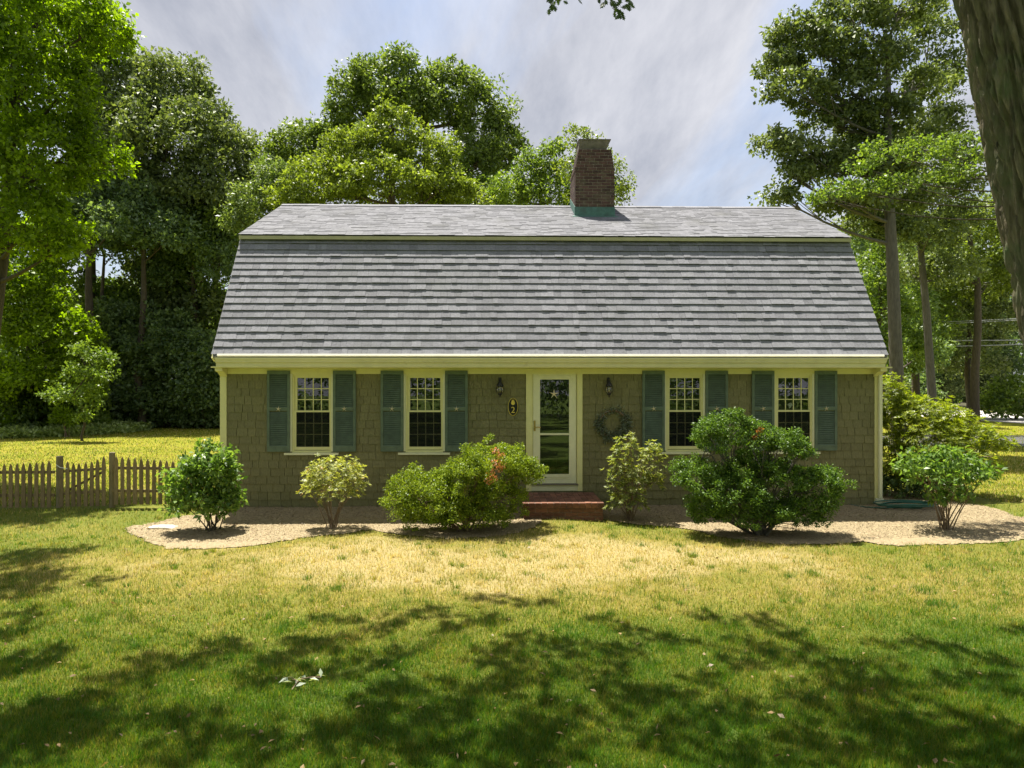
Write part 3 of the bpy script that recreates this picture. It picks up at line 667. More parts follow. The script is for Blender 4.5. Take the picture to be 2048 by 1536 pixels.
# ---- lanterns
def lantern(u, v, label):
    p = at(u, v, WY-.11); r_ = empty('wall_lantern', (p[0], WY-.014, p[2]), label=label, cat='wall lamp', group='onion lanterns beside the front door')
    b = MB(); b.box(-.028, .028, -.012, 0, .06, .19); b.tube([(0, 0, .12), (0, -.04, .155), (0, -.09, .165), (0, -.1, .14)], .008, 6); b.build('bracket', M['iron'], r_)
    c = MB(); c.lathe([(.004, .175), (.009, .165), (.008, .14), (.022, .128), (.03, .10), (.055, .06), (.066, .035), (.068, .02), (.0, .02)], (0, -.1, 0), 14); c.build('cap', M['iron'], r_, sm=True)
    g = MB(); g.lathe([(.045, .02), (.068, -.02), (.073, -.045), (.062, -.085), (.03, -.115)], (0, -.1, 0), 14); g.build('glass_globe', M['lglass'], r_, sm=True)
    cg = MB()
    for i in range(6):
        a = i*pi/3; cg.tube([((q+.002)*cos(a), -.1+(q+.002)*sin(a), z) for q, z in ((.06, .02), (.07, -.02), (.076, -.045), (.064, -.085), (.03, -.12))], .0035, 4)
    cg.lathe([(.070, -.05), (.082, -.046), (.070, -.04)], (0, -.1, 0), 14); cg.build('cage', M['iron'], r_)
    f = MB(); f.lathe([(.0, -.112), (.04, -.115), (.036, -.13), (.014, -.15), (.011, -.165), (.017, -.172), (.0, -.19)], (0, -.1, 0), 12); f.build('finial', M['iron'], r_, sm=True)
    MB().lathe([(.0, -.07), (.014, -.06), (.014, .01), (0, .015)], (0, -.1, 0), 8).build('bulb', M['trimw'], r_, sm=True)
lantern(1000, 775, 'black onion lantern on the shingles above the oval number plaque')
lantern(1218, 775, 'black onion lantern on the shingles above the leafy wreath')
# ---- number plaque
p = at(1026, 813.5, WY-.02); pl = empty('number_plaque', (p[0], WY-.014, p[2]), label='oval black house number plaque with gold pineapple and the number 2', cat='house number')
def oval(a, b, y0_, y1_): return MB().prism([(a*cos(t*pi/16), b*sin(t*pi/16)) for t in range(32)][::-1], y0_, y1_)
oval(.096, .168, -.012, 0).build('rim', M['gold'], pl); oval(.087, .159, -.016, -.0122).build('board', M['black'], pl)
em = oval(.036, .042, -.022, -.0162); em.v = [(x, y, z+.075) for x, y, z in em.v]
for i in range(5):
    a = pi/2 + (i-2)*.5; em.prism([(.02*cos(a)-.006, .115+.0), (.03*cos(a), .135+.01*sin(a)), (.02*cos(a)+.006, .115)][::-1], -.021, -.0165)
em.build('pineapple', M['gold'], pl)
fc = bpy.data.curves.new('two', 'FONT'); fc.body = '2'; fc.size = .165; fc.extrude = .002; fc.align_x = 'CENTER'
fo = bpy.data.objects.new('numeral_tmp', fc); COL.objects.link(fo); dg = bpy.context.evaluated_depsgraph_get(); me = bpy.data.meshes.new_from_object(fo.evaluated_get(dg)); bpy.data.objects.remove(fo)
me.materials.clear(); me.materials.append(M['gold']); no = link('numeral', me, pl, (0, -.019, -.115)); no.rotation_euler = (pi/2, 0, 0)
# ---- wreath
p = at(1226, 848, WY-.06); wr = empty('wreath', (p[0], WY-.02, p[2]), label='round dusty green leaf wreath hanging on the siding', cat='wreath')
rw = MB(); rw.tube([(.255*cos(a*pi/12), -.03, .255*sin(a*pi/12)) for a in range(25)], .018, 7); rw.build('vine_ring', M['twig'], wr)
lw = Leaves(5); aa = lw.r.uniform(0, 2*pi, 420); keep = (lw.r.random(420) < .18 + .8*(np.sin(aa) < .45)); aa = aa[keep]
rr0 = .255+lw.r.normal(size=len(aa))*.035
lw.puff(np.stack([rr0*np.cos(aa), -.04+0*aa, rr0*np.sin(aa)], 1), .05, 8, .055, .018, 1.0)
link('wreath_leaves', lw.mesh('wreath_leaves', LM['wreath']), wr)
# ---- garden hose, lying coiled at the corner
hc = G(1815, 1016); ho = MB(); pts = []
for i in range(120):
    a = i*.26; q = .20 + .05*(i//24) + .07*sin(i*.11+1); pts.append((q*1.5*cos(a), q*.62*sin(a), .02 + .02*(i//24) + .008*sin(i*.5)))
pts += [(-.5, -.1, .02), (-.8, .0, .02), (-.95, .25, .02)]
ho.tube(pts, .012, 6); ho.build('garden_hose', M['hose'], None, loc=hc, sm=True, label='coiled green garden hose on the mulch by the house corner', cat='hose')

# ================================================================ FENCE
FY = 13.25
def fx(u): return ux(u, FY)
def fz(v, u): return at(u, v, FY)[2]
def picket(u, vt, vb, par, org, w_=7.2):
    x = fx(u); h = w_/2*FY/FPX; zt = fz(vt, u); zb = fz(vb, u); j = rs.uniform(-.004, .004)
    m = MB().prism([(x-h, zb), (x+h, zb), (x+h+j, zt-.13), (x+h*.62+j, zt-.05), (x+j, zt), (x-h*.62+j, zt-.05), (x-h+j, zt-.13)][::-1], FY-.02, FY-.001)
    return m.build('picket', M['fence'], par, loc=(-org[0], -org[1], -org[2]))
def rail(u0, v0, u1, v1, par, org, hgt=5.5, y0=0.0, name='rail'):
    x0, x1 = fx(u0), fx(u1); z0, z1 = fz(v0, u0), fz(v1, u1); h = hgt/2*FY/FPX
    return MB().prism([(x0, z0-h), (x1, z1-h), (x1, z1+h), (x0, z0+h)][::-1], FY+y0, FY+y0+.035).build(name, M['fence'], par, loc=(-org[0], -org[1], -org[2]))
def post(u, w_, vt, par, org):
    x = fx(u); h = w_/2*FY/FPX; zt = fz(vt, u)
    m = MB(); m.lathe([(h, -.3), (h, zt-.01), (h*.85, zt), (0, zt)], (x, FY+.09, 0), 12)
    return m.build('post', M['post'], par, loc=(-org[0], -org[1], -org[2]), sm=False)
org = (fx(-60), FY, 0); fl = empty('picket_fence', org, label='weathered picket fence run on the gate\'s hinge side ending at the shorter round post', cat='fence', group='picket fence runs')
u = 562/5.689; k = 0
for k in range(34):
    uu = u - 12.75*k; dip = min(k, 10)
    picket(uu, 921 + 7*(1-math.exp(-k/3.0)), 1014.5+.06*k, fl, org)
rail(-330, 947, 108, 944.5, fl, org); rail(-330, 993, 108, 990.5, fl, org); post(113.4, 12.3, 913, fl, org); post(-322, 12, 915, fl, org)
org = (fx(164), FY, 0); ga = empty('picket_gate', org, label='narrow picket gate with scalloped top and diagonal brace', cat='gate')
for uu, vt in zip([703, 773, 838, 903, 980, 1048, 1113, 1183], [918, 923, 926, 926, 924.5, 923, 918.5, 912]): picket(uu/5.689, vt, 1013-(uu-700)/480*1.5, ga, org, 7)
rail(120, 943.5, 210, 937, ga, org, 5); rail(120, 988, 210, 982.5, ga, org, 5); rail(128, 984, 207, 942, ga, org, 4.5, .036, 'brace')
MB().tube([(fx(116), FY-.05, fz(929, 116)), (fx(124), FY-.06, fz(934, 124)), (fx(138), FY-.05, fz(937, 138))], .006, 5).build('latch_wire', M['white_w'], ga, loc=(-org[0], -org[1], 0))
org = (fx(330), FY, 0); fr_ = empty('picket_fence', org, label='weathered picket fence run between the tall gate post and the house corner', cat='fence', group='picket fence runs')
for k in range(17): picket(1325/5.689+12.6*k, 912+min(k, 9)*1.05, 1009-.1*k, fr_, org)
rail(224, 936, 440, 938, fr_, org); rail(224, 981.5, 440, 983, fr_, org); post(219, 11, 905.5, fr_, org)
# ================================================================ THE GROUND
def grid(name, xs, ys, zf, m, **k):
    X, Y = np.meshgrid(xs, ys); Z = zf(X, Y); V = np.stack([X, Y, Z], -1).reshape(-1, 3); nx = len(xs); i = np.arange(len(xs)-1); j = np.arange(len(ys)-1)
    I, J = np.meshgrid(i, j); a = (J*nx+I).ravel(); F = np.stack([a, a+1, a+1+nx, a+nx], 1)
    return link(name, npmesh(name, V, F, m, True), None, **k)
xs = np.unique(np.concatenate([np.linspace(-400, -14, 12), np.arange(-14, 14, .16), np.linspace(14, 400, 12)]))
ys = np.unique(np.concatenate([np.linspace(-120, 1, 10), np.arange(1, 14.5, .1), np.linspace(15, 60, 12), np.linspace(70, 600, 8)]))
grid('lawn', xs, ys, gz, M['lawn'], kind='structure')
def inpoly(P, x, y):
    c = np.zeros(np.shape(x), bool); n = len(P)
    for i in range(n):
        x0, y0 = P[i]; x1, y1 = P[(i+1) % n]
        with np.errstate(divide='ignore', invalid='ignore'):
            c ^= ((y0 > y) != (y1 > y)) & (x < (x1-x0)*(y-y0)/(y1-y0+1e-12)+x0)
    return c
def gp_(L_): return [G(u, v)[:2] for u, v in L_]
bedL = gp_([(445, 1022), (380, 1032), (310, 1046), (262, 1052), (258, 1064), (290, 1084), (330, 1099), (400, 1101), (480, 1096), (560, 1084), (640, 1074), (740, 1060), (800, 1068), (900, 1078), (980, 1076), (1050, 1062), (1090, 1042), (1100, 1030)]) + [(STEP_X[0]+.3, 13.25), (WL, 13.25)]
bedR = [(STEP_X[1]-.1, 13.25)] + gp_([(1195, 1037), (1260, 1047), (1340, 1054), (1400, 1064), (1450, 1078), (1560, 1090), (1640, 1088), (1720, 1085), (1800, 1092), (1900, 1092), (1990, 1086), (2060, 1078), (2150, 1065), (2150, 1030), (2040, 1034), (1990, 1020), (1930, 1008)]) + [(8.6, 15.2), (7.2, 15.2), (7.2, 13.25)]
def wob(x, y): return .05*np.sin(x*3.1+2*np.sin(y*5)) + .02*np.sin(x*17+y*11), .05*np.sin(y*5+x*2.3) + .015*np.sin(x*23)
def inbed(x, y): a, b = wob(x, y); return inpoly(bedL, x+a, y+b) | inpoly(bedR, x+a, y+b)
def bed(name, P):
    P = np.array(P); s = .04; xs = np.arange(P[:, 0].min()-.1, P[:, 0].max()+.1, s); ys = np.arange(P[:, 1].min()-.1, P[:, 1].max()+.1, s)
    X, Y = np.meshgrid(xs, ys); r = np.random.default_rng(4); Z = gz(X, Y)+.004+r.random(X.shape)*.016; V = np.stack([X, Y, Z], -1).reshape(-1, 3); nx = len(xs)
    I, J = np.meshgrid(np.arange(nx-1), np.arange(len(ys)-1)); a = (J*nx+I).ravel(); cx_ = (X[:-1, :-1]+s/2).ravel(); cy_ = (Y[:-1, :-1]+s/2).ravel()
    wa, wb = wob(cx_, cy_); a = a[inpoly([tuple(p) for p in P], cx_+wa, cy_+wb)]
    F = np.stack([a, a+1, a+1+nx, a+nx], 1); link(name, npmesh(name, V, F, M['mulch'], True), None, kind='structure')
bed('mulch_bed', bedL); bed('mulch_bed', bedR)
# chips and needles lying on the beds
lv = Leaves(9); xx = lv.r.uniform(WL-1.6, 10.5, 130000); yy = lv.r.uniform(10.8, 14, 130000); k = inbed(xx+lv.r.normal(size=len(xx))*.06, yy+lv.r.normal(size=len(xx))*.07); xx, yy = xx[k][:42000], yy[k][:42000]
d = rdir(lv.r, len(xx)); d[:, 2] *= .25; d = unit(d); nn = unit(lv.r.normal(size=d.shape)*.3+np.array([0, 0, 1]))
lv.add(np.stack([xx, yy, gz(xx, yy)+.016+lv.r.random(len(xx))*.012], 1), d, nn, lv.r.uniform(.015, .045, len(xx)), lv.r.uniform(.003, .011, len(xx)))
LM['chip'] = leafmat('mulch_chip', (0.12, 0.08, 0.04), (0.44, 0.36, 0.22), 0.02, spec=.2, big=3)
link('mulch_chips', lv.mesh('mulch_chips', LM['chip']), None, kind='stuff', label='loose bark chips and dry needles strewn over the beds', cat='mulch')
# grass blades
def blades(n, y0, y1, seed, power=2.0, hmin=.022, hmax=.055, wd=.005):
    r = np.random.default_rng(seed); q = r.random(n)
    Y = 1/(1/y0 + (1/y1-1/y0)*q)                      # density falls with the square of the distance
    c = Y*math.tan(YAW); X = c + r.uniform(-.95, .95, n)*Y
    k = ~inbed(X + r.normal(size=n)*.07 + .06*np.sin(Y*21+X*13), Y + r.normal(size=n)*.06 + .05*np.sin(X*19)) & ~((X > sx0-.02) & (X < sx1+.02) & (Y > sy0-.01)) & ((Y < 13.22) | (y1 > 20)) ; X, Y = X[k], Y[k]; n = len(X)
    Zg = gz(X, Y); tuft = .5+.5*np.sin(X*5.1+2*np.sin(Y*3.7))*np.sin(Y*6.3+1.5*np.sin(X*2.9))
    H = r.uniform(hmin, hmax, n)*(.75+.5*tuft); a = r.uniform(0, 2*pi, n); lean = r.uniform(.1, .9, n)*H
    W = wd*(0.6+.8*r.random(n))*(0.6+Y/9)
    b = a + pi/2; sx, sy_ = np.cos(b)*W/2, np.sin(b)*W/2
    V = np.stack([np.stack([X-sx, Y-sy_, Zg-.003], 1), np.stack([X+sx, Y+sy_, Zg-.003], 1), np.stack([X+np.cos(a)*lean, Y+np.sin(a)*lean, Zg+H], 1)], 1).reshape(-1, 3)
    return V, np.repeat(r.random(n), 3)
V, R = blades(520000, 3.7, 13.3, 11)
def tufts(nc, per, seed):
    r = np.random.default_rng(seed); q = r.random(nc); Y = 1/(1/3.9+(1/12.5-1/3.9)*q); X = Y*math.tan(YAW)+r.uniform(-.8, .8, nc)*Y; sz = r.uniform(.02, .09, nc)
    X = np.repeat(X, per)+r.normal(size=nc*per)*np.repeat(sz, per); Y = np.repeat(Y, per)+r.normal(size=nc*per)*np.repeat(sz, per); k = ~inbed(X, Y) & ~((X > sx0) & (X < sx1) & (Y > sy0)) & (Y < 13.2)
    X, Y = X[k], Y[k]; n = len(X); H = r.uniform(.03, .085, n); a = r.uniform(0, 2*pi, n); ln = r.uniform(.2, 1.1, n)*H; W = r.uniform(.003, .007, n)*(.7+Y/12); b = a+pi/2; sx, sy_ = np.cos(b)*W/2, np.sin(b)*W/2; Zg = gz(X, Y)
    V = np.stack([np.stack([X-sx, Y-sy_, Zg-.003], 1), np.stack([X+sx, Y+sy_, Zg-.003], 1), np.stack([X+np.cos(a)*ln, Y+np.sin(a)*ln, Zg+H], 1)], 1).reshape(-1, 3)
    return V, np.repeat(np.clip(np.repeat(r.choice([-.5, -.3, .0, .55], nc), per)[k]+r.random(n)*.4, -1, 2), 3)
Vf, Rf = blades(180000, 13.5, 37, 19, hmin=.03, hmax=.07, wd=.008); cxf = Vf[0::3, 0]; cyf = Vf[0::3, 1]; kf = np.repeat(~((cxf > WL-.3) & (cxf < WR+2.5) & (cyf < 22)), 3); V = np.concatenate([V, Vf[kf]]); R = np.concatenate([R, Rf[kf]+.15])
V2, R2 = tufts(1700, 45, 13); V = np.concatenate([V, V2]); R = np.concatenate([R, R2])
link('grass', npmesh('grass', V, np.arange(len(V)).reshape(-1, 3), M['blades'], attrs={'rnd': R}), None, kind='stuff', label='short mown grass, green in places and dry straw in others', cat='grass')
# road, driveway, forest floor, far away
def sheet(name, pts, z, m, **k):
    me = bpy.data.meshes.new(name); me.from_pydata([(x, y, z) for x, y in pts], [], [tuple(range(len(pts)))]); me.materials.append(M[m]); return link(name, me, None, **k)
sheet('road', [(-5, 62)] + gp_([(1780, 829), (1870, 835), (2060, 848)]) + [(75, 20), (75, 31)] + gp_([(2060, 832), (1870, 811), (1780, 806)]) + [(-5, 110)], .012, 'road', kind='structure')
sheet('driveway', [(13.6, 31.6), (60, 28.5), (60, 23.5), (13.6, 25.8)], .010, 'asphalt', kind='structure')
sheet('forest_floor', [(-150, 37), (-19, 38.5), (-8, 39.5), (9, 40), (10, 61)] + [(-5, 112)] + gp_([(1780, 805), (1870, 810), (2060, 831)]) + [(75, 32), (250, 60), (250, 400), (-250, 400), (-150, 42)], .006, 'soil', kind='structure')

# ================================================================ THE SHRUBS
def shrub(name, label, base, lobes, leaf, mode, sub, cov, per, Ln, W, seed, stems=8, stemr=.014, low=-.5, twig='twig', flat=.65, rosn=8, extra=None, cat='shrub', group=None, twigs=0, rag=(.55, 1.15)):
    r = np.random.default_rng(seed); root = empty(name, base, label=label, cat=cat, group=group); b = np.array(base); lobes = [(c-b, R) for c, R in lobes]
    P, O = lobe_points(r, lobes, sub, cov, low, rag); lv = Leaves(seed+9)
    keep = P[:, 2] > .06; P, O = P[keep], O[keep]
    if mode == 'puff': lv.puff(P, r.uniform(.45, 1.25, len(P))*sub, per, Ln, W, flat)
    else:
        for q in range(per): lv.rosette(P + r.normal(size=P.shape)*sub*.35, O*.6+np.array([0, 0, .8])+r.normal(size=O.shape)*.3, rosn, Ln, W)
    link('foliage', lv.mesh('foliage', LM[leaf]), root)
    mb = MB()
    for i in range(stems):
        c, R = lobes[i % len(lobes)]; p = P[r.integers(len(P))] if mode != 'x' else c
        near = P[np.linalg.norm((P-c)/R, axis=1) < 1.15]; p = near[r.integers(len(near))] if len(near) else c
        s = (r.normal()*.05, r.normal()*.05, -.05); q = bez(s, p, ((-p[0])*.22, (-p[1])*.22, -.05*p[2]), 6)
        mb.tube(q, [stemr*(1-.12*j) for j in range(7)], 5)
        for t_ in range(twigs):
            kk = r.integers(2, 7); p2 = near[r.integers(len(near))] if len(near) else c
            if np.linalg.norm(np.array(q[kk])-p2) < 1.0: mb.tube(bez(q[kk], p2, (0, 0, -.03), 3), [stemr*.4, stemr*.3, stemr*.22, stemr*.12], 4)
    mb.build('stems', M[twig], root, sm=True)
    if extra:
        lf, pts_, rad_, per_ = extra; le = Leaves(seed+77); le.puff(np.array(pts_)-b, rad_, per_, Ln, W, .8); link('browned_foliage', le.mesh('browned_foliage', LM[lf]), root)
    return root
def lb(u, v, Y, ru, rv, rd=None): return lobe_px(u, v, Y, ru, rv, rd)
LM['rhodo2'] = leafmat('green_rhododendron_leaf', (0.08, 0.13, 0.025), (0.36, 0.38, 0.10), 0.35, spec=0.4, big=3)
# 1 broadleaf shrub by the fence end
b1 = G(425, 1062); Y1 = b1[1]
shrub('broadleaf_shrub', 'glossy broadleaf shrub with dark stems standing where the picket fence meets the house', b1, [lb(420, 930, Y1, 45, 42), lb(372, 965, Y1, 38, 40), lb(440, 965, Y1+.1, 40, 50), lb(400, 1005, Y1-.1, 58, 32), lb(455, 1010, Y1, 24, 26)], 'lilac', 'puff', .11, .85, 15, .085, .05, 21, 12, .014, -.5, 'bark', .8, twigs=4)
b2 = G(665, 1057); Y2 = b2[1]
shrub('rhododendron', 'small round yellow-green rhododendron standing alone beneath the window farthest from the door', b2, [lb(668, 945, Y2, 50, 32), lb(640, 965, Y2, 36, 30), lb(700, 965, Y2, 34, 32), lb(665, 985, Y2-.05, 55, 26)], 'rhodo', 'ros', .09, 1.25, 1, .070, .017, 22, 14, .010, -.35, 'twig', rosn=9, twigs=3)
b3 = G(930, 1062); Y3 = b3[1]; 
shrub('cypress_shrub', 'bright green dwarf cypress with a rusty patch and two mounds beside the doorstep', b3, [lb(985, 925, Y3+.15, 72, 40, .5), lb(1050, 950, Y3+.25, 42, 34, .4), lb(930, 950, Y3+.1, 50, 34, .45), lb(850, 975, Y3-.05, 62, 36, .45), lb(800, 1000, Y3, 28, 20, .3), lb(880, 1010, Y3-.1, 80, 34, .45), lb(990, 990, Y3+.1, 60, 32, .4), lb(950, 1030, Y3, 85, 26, .45), lb(860, 1035, Y3, 60, 22, .4)], 'hinoki', 'puff', .12, .95, 105, .030, .018, 23, 22, .016, -.45, 'twig', .75, extra=('rust', [at(990+a, 925+c, Y3-.32+.1*e) for a, c, e in ((0, 0, 0), (8, 12, 0), (-8, 18, -.3), (10, -14, 1), (-3, 30, -.5), (0, -24, 2.2), (14, 4, 0), (-12, 36, -.6))], .07, 60), twigs=6)
b4 = G(1262, 1042); Y4 = b4[1]
shrub('rhododendron', 'loose upright rhododendron with pale whorled leaves rising in front of the wreath', b4, [lb(1255, 895, Y4, 24, 26), lb(1305, 915, Y4, 26, 26), lb(1240, 940, Y4, 26, 32), lb(1275, 955, Y4, 36, 28), lb(1255, 1000, Y4, 40, 32), lb(1312, 960, Y4, 14, 34), lb(1222, 970, Y4-.1, 12, 12)], 'rhodo2', 'ros', .095, 1.2, 1, .075, .018, 24, 16, .011, -.5, 'twig', rosn=9, twigs=3)
b5 = G(1520, 1070); Y5 = b5[1]
shrub('cypress_shrub', 'tall ragged dark green cypress with bare brown branches showing at its heart', b5, [lb(1450, 850, Y5+.15, 45, 28, .35), lb(1420, 885, Y5+.1, 36, 40, .4), lb(1505, 880, Y5+.2, 50, 36, .4), lb(1570, 895, Y5+.1, 45, 34, .4), lb(1395, 960, Y5, 48, 44, .45), lb(1450, 985, Y5-.1, 62, 44, .5), lb(1500, 935, Y5+.2, 60, 34, .3), lb(1480, 1000, Y5-.1, 60, 40, .4), lb(1560, 960, Y5+.15, 75, 48, .5), lb(1640, 965, Y5, 55, 26, .4), lb(1610, 1010, Y5, 60, 34, .4), lb(1500, 1030, Y5-.05, 100, 30, .5), lb(1420, 1020, Y5, 50, 30, .4), lb(1600, 1035, Y5, 60, 26, .4), lb(1600, 910, Y5, 30, 24, .3)], 'hinoki2', 'puff', .11, .62, 100, .034, .02, 25, 34, .02, -.35, 'paleb', .7, extra=('rust', [at(1517+a, 866+c, Y5-.15) for a, c in ((0, 0), (-6, 8), (3, -6))], .05, 40), twigs=9)
b6 = G(1840, 1005); Y6 = b6[1]+.6
shrub('azalea', 'tall bright green azalea pressed against the far side of the house corner', (at(1790, 900, Y6+.6)[0]+.1, Y6+.7, 0), [lb(1778, 790, Y6+.6, 34, 40), lb(1800, 830, Y6+.5, 46, 40), lb(1790, 890, Y6+.4, 46, 50), lb(1800, 950, Y6+.5, 50, 40)], 'azalea', 'ros', .10, 1.0, 2, .085, .022, 26, 10, .014, -.6, 'twig', rosn=7, twigs=3, group='azaleas')
shrub('azalea', 'wide yellow-green azalea behind the bare-stemmed shrub beside the house', (at(1870, 900, Y6)[0], Y6, 0), [lb(1850, 830, Y6+.2, 55, 34), lb(1905, 850, Y6+.3, 40, 36), lb(1865, 880, Y6, 62, 50), lb(1950, 880, Y6+.2, 55, 34), lb(1985, 890, Y6, 34, 22), lb(1930, 925, Y6, 60, 34), lb(1850, 940, Y6, 60, 40)], 'azalea', 'ros', .10, 1.05, 2, .085, .022, 27, 16, .016, -.5, 'twig', rosn=7, twigs=3, group='azaleas')
b7 = G(1888, 1060); Y7 = b7[1]
shrub('broadleaf_shrub', 'young broadleaf shrub on thin bare stems at the end of the mulch bed', b7, [lb(1880, 920, Y7, 58, 28), lb(1835, 935, Y7, 36, 22), lb(1925, 945, Y7, 52, 28), lb(1880, 955, Y7-.1, 62, 26), lb(1960, 945, Y7, 28, 18), lb(1900, 990, Y7, 40, 24)], 'lilac', 'puff', .11, .62, 13, .085, .042, 28, 16, .012, -.4, 'twig', .6, twigs=3)
# dark low junipers filling the shade beside the house
shrub('low_shrub', 'low dark shrub in the shade under the azaleas', (at(1830, 985, 14.2)[0], 14.2, 0), [lb(1810, 975, 14.2, 50, 30), lb(1880, 985, 14.2, 50, 22)], 'wood', 'puff', .1, .8, 25, .05, .03, 31, 6, .01)
lf_ = Leaves(91); n_ = 420; q_ = lf_.r.random(n_); Y_ = 1/(1/4.0+(1/13-1/4.0)*q_); X_ = Y_*math.tan(YAW)+lf_.r.uniform(-.8, .8, n_)*Y_; d_ = rdir(lf_.r, n_); d_[:, 2] *= .3; d_ = unit(d_)
lf_.add(np.stack([X_, Y_, gz(X_, Y_)+.035], 1), d_, unit(lf_.r.normal(size=d_.shape)*.5+np.array([0, 0, 1])), lf_.r.uniform(.025, .07, n_), lf_.r.uniform(.012, .035, n_))
LM['dead'] = leafmat('dead_leaf', (0.14, 0.09, 0.04), (0.38, 0.26, 0.13), 0.15, spec=.2)
link('fallen_leaves', lf_.mesh('fallen_leaves', LM['dead']), None, kind='stuff', label='dry brown leaves scattered thinly over the lawn', cat='leaves')
# stone slab, fallen spray of leaves, stray weeds
gs = G(322, 1057); sm_ = MB().prism([(-.24, 0), (-.2, .03), (-.05, .045), (.14, .04), (.24, .022), (.24, 0)], -.11, .12); sm_.build('stone_slab', M['stone'], None, loc=gs, bevel=.01, label='flat pale stone lying at the mulch edge near the picket fence', cat='stone')
gt = G(598, 1372); root = empty('fallen_twig', gt, label='fallen oak twig with pale upturned leaves on the shaded grass', cat='twig')
tw = MB(); tw.tube([(-.02, -.14, .03), (0, -.04, .05), (.02, .02, .055), (.1, .06, .05), (.17, .05, .05)], .005, 5); tw.tube([(0, -.04, .05), (-.06, .03, .055), (-.14, .05, .05)], .004, 5); tw.build('stalk', M['twig'], root)
lt = Leaves(3); C = np.array([(-.14, .05, .05), (-.1, .04, .05), (-.06, .05, .06), (-.03, .02, .05), (0, .04, .06), (.04, .05, .05), (.08, .03, .05), (.12, .07, .06), (.17, .05, .05), (.03, -.03, .05), (-.04, -.04, .05), (.0, -.1, .04), (.15, .0, .05)])
lt.add(C, unit(lt.r.normal(size=C.shape)*np.array([1, 1, .3])), unit(lt.r.normal(size=C.shape)*.4+np.array([0, 0, 1])), .085, .035); link('leaves', lt.mesh('leaves', LM['silver']), root)

# ================================================================ THE TREES
T = tree
# near bright tree at the frame's edge
Yt = 16.5
T('maple_tree', 'nearest broadleaf tree with sunlit yellow-green leaves over the picket fence', (at(-60, 768, 17.5)[0], 17.5, 0), .22,
  [lb(90, 20, Yt, 120, 90), lb(190, 60, Yt+.5, 70, 60), lb(50, 160, Yt, 115, 110), lb(120, 190, Yt, 70, 80), lb(60, 320, Yt, 110, 100), lb(140, 300, Yt+.3, 70, 55), lb(210, 320, Yt+.5, 52, 30), lb(50, 450, Yt, 100, 90), lb(120, 490, Yt, 50, 40), lb(0, 0, Yt+1.5, 120, 100), lb(-60, 250, Yt+1, 120, 180)],
  'maple', .34, .50, 44, .13, .085, 41, twigs=10, top=at(40, 60, 17), group=None)
T('maple_tree', 'lower leafy tree with lime green outer leaves behind the picket fence', (at(50, 880, 29)[0], 30, 0), .14,
  [lb(30, 590, 28, 90, 70), lb(90, 660, 28, 80, 60), lb(150, 690, 28, 50, 50), lb(60, 760, 28, 100, 60), lb(150, 770, 28, 50, 36), lb(40, 500, 28.5, 80, 60), lb(195, 720, 28, 26, 26), lb(20, 830, 29, 60, 40)], 'maple', .42, .6, 46, .17, .11, 42, twigs=8, top=at(40, 560, 29), push=1.15)
T('sapling', 'slender sunlit sapling leaning out over the back lawn edge', (at(165, 868, 29)[0], 29, 0), .05,
  [lb(190, 750, 28.5, 34, 12), lb(150, 745, 28.5, 22, 14), lb(175, 780, 28.5, 26, 12), lb(150, 800, 28.5, 16, 10), lb(190, 805, 28.5, 16, 12), lb(165, 830, 28.5, 14, 14), lb(160, 700, 28.5, 20, 12), lb(120, 790, 28.5, 30, 20), lb(205, 715, 29, 24, 10)], 'mid', .28, .45, 20, .15, .09, 43, twigs=5, top=at(170, 730, 28.5))
# left wood
T('oak_tree', 'big dark dome-shaped oak standing behind the sunlit maple', (at(300, 768, 31)[0], 31, 0), .24,
  [lb(330, 175, 31, 85, 62), lb(260, 220, 30, 90, 80), lb(400, 230, 31, 52, 60), lb(340, 280, 29, 110, 80), lb(430, 300, 31, 45, 60), lb(240, 330, 30, 90, 80), lb(400, 380, 29.5, 75, 55), lb(300, 400, 30, 90, 60), lb(380, 470, 30.5, 60, 60), lb(330, 560, 31, 50, 60)], 'darkoak', .55, .62, 52, .21, .11, 44, twigs=9, top=at(320, 160, 31), push=1.3)
T('oak_tree', 'tall mixed-green tree showing between the maple and the dark oak', (at(180, 768, 27)[0], 27, 0), .17,
  [lb(200, 60, 27, 50, 60), lb(220, 110, 27, 40, 45), lb(170, 150, 27.5, 60, 60), lb(190, 250, 28, 60, 60), lb(170, 380, 28, 60, 70), lb(120, 20, 28, 90, 60)], 'mid', .5, .5, 44, .2, .12, 45, twigs=8, top=at(185, 20, 27), push=1.45)
T('oak_tree', 'round grey-green oak between the dark oak and the middle trees', (at(490, 768, 38)[0], 38, 0), .3,
  [lb(492, 310, 38, 42, 48), lb(510, 370, 37.5, 50, 50), lb(470, 400, 37, 60, 50), lb(440, 460, 36, 50, 50)], 'darkoak', .6, .6, 46, .24, .13, 46, twigs=6, top=at(490, 290, 38), push=1.12)
T('beech_tree', 'pale silvery green tree reaching down to the roof\'s end', (at(440, 768, 30)[0], 30, 0), .22,
  [lb(430, 400, 29, 60, 36), lb(420, 470, 28, 60, 60), lb(470, 440, 29, 40, 40), lb(395, 560, 29, 55, 60), lb(360, 640, 30, 60, 60), lb(420, 650, 29, 40, 80)], 'mid', .45, .5, 42, .19, .10, 47, twigs=7, top=at(430, 400, 30), push=1.38)
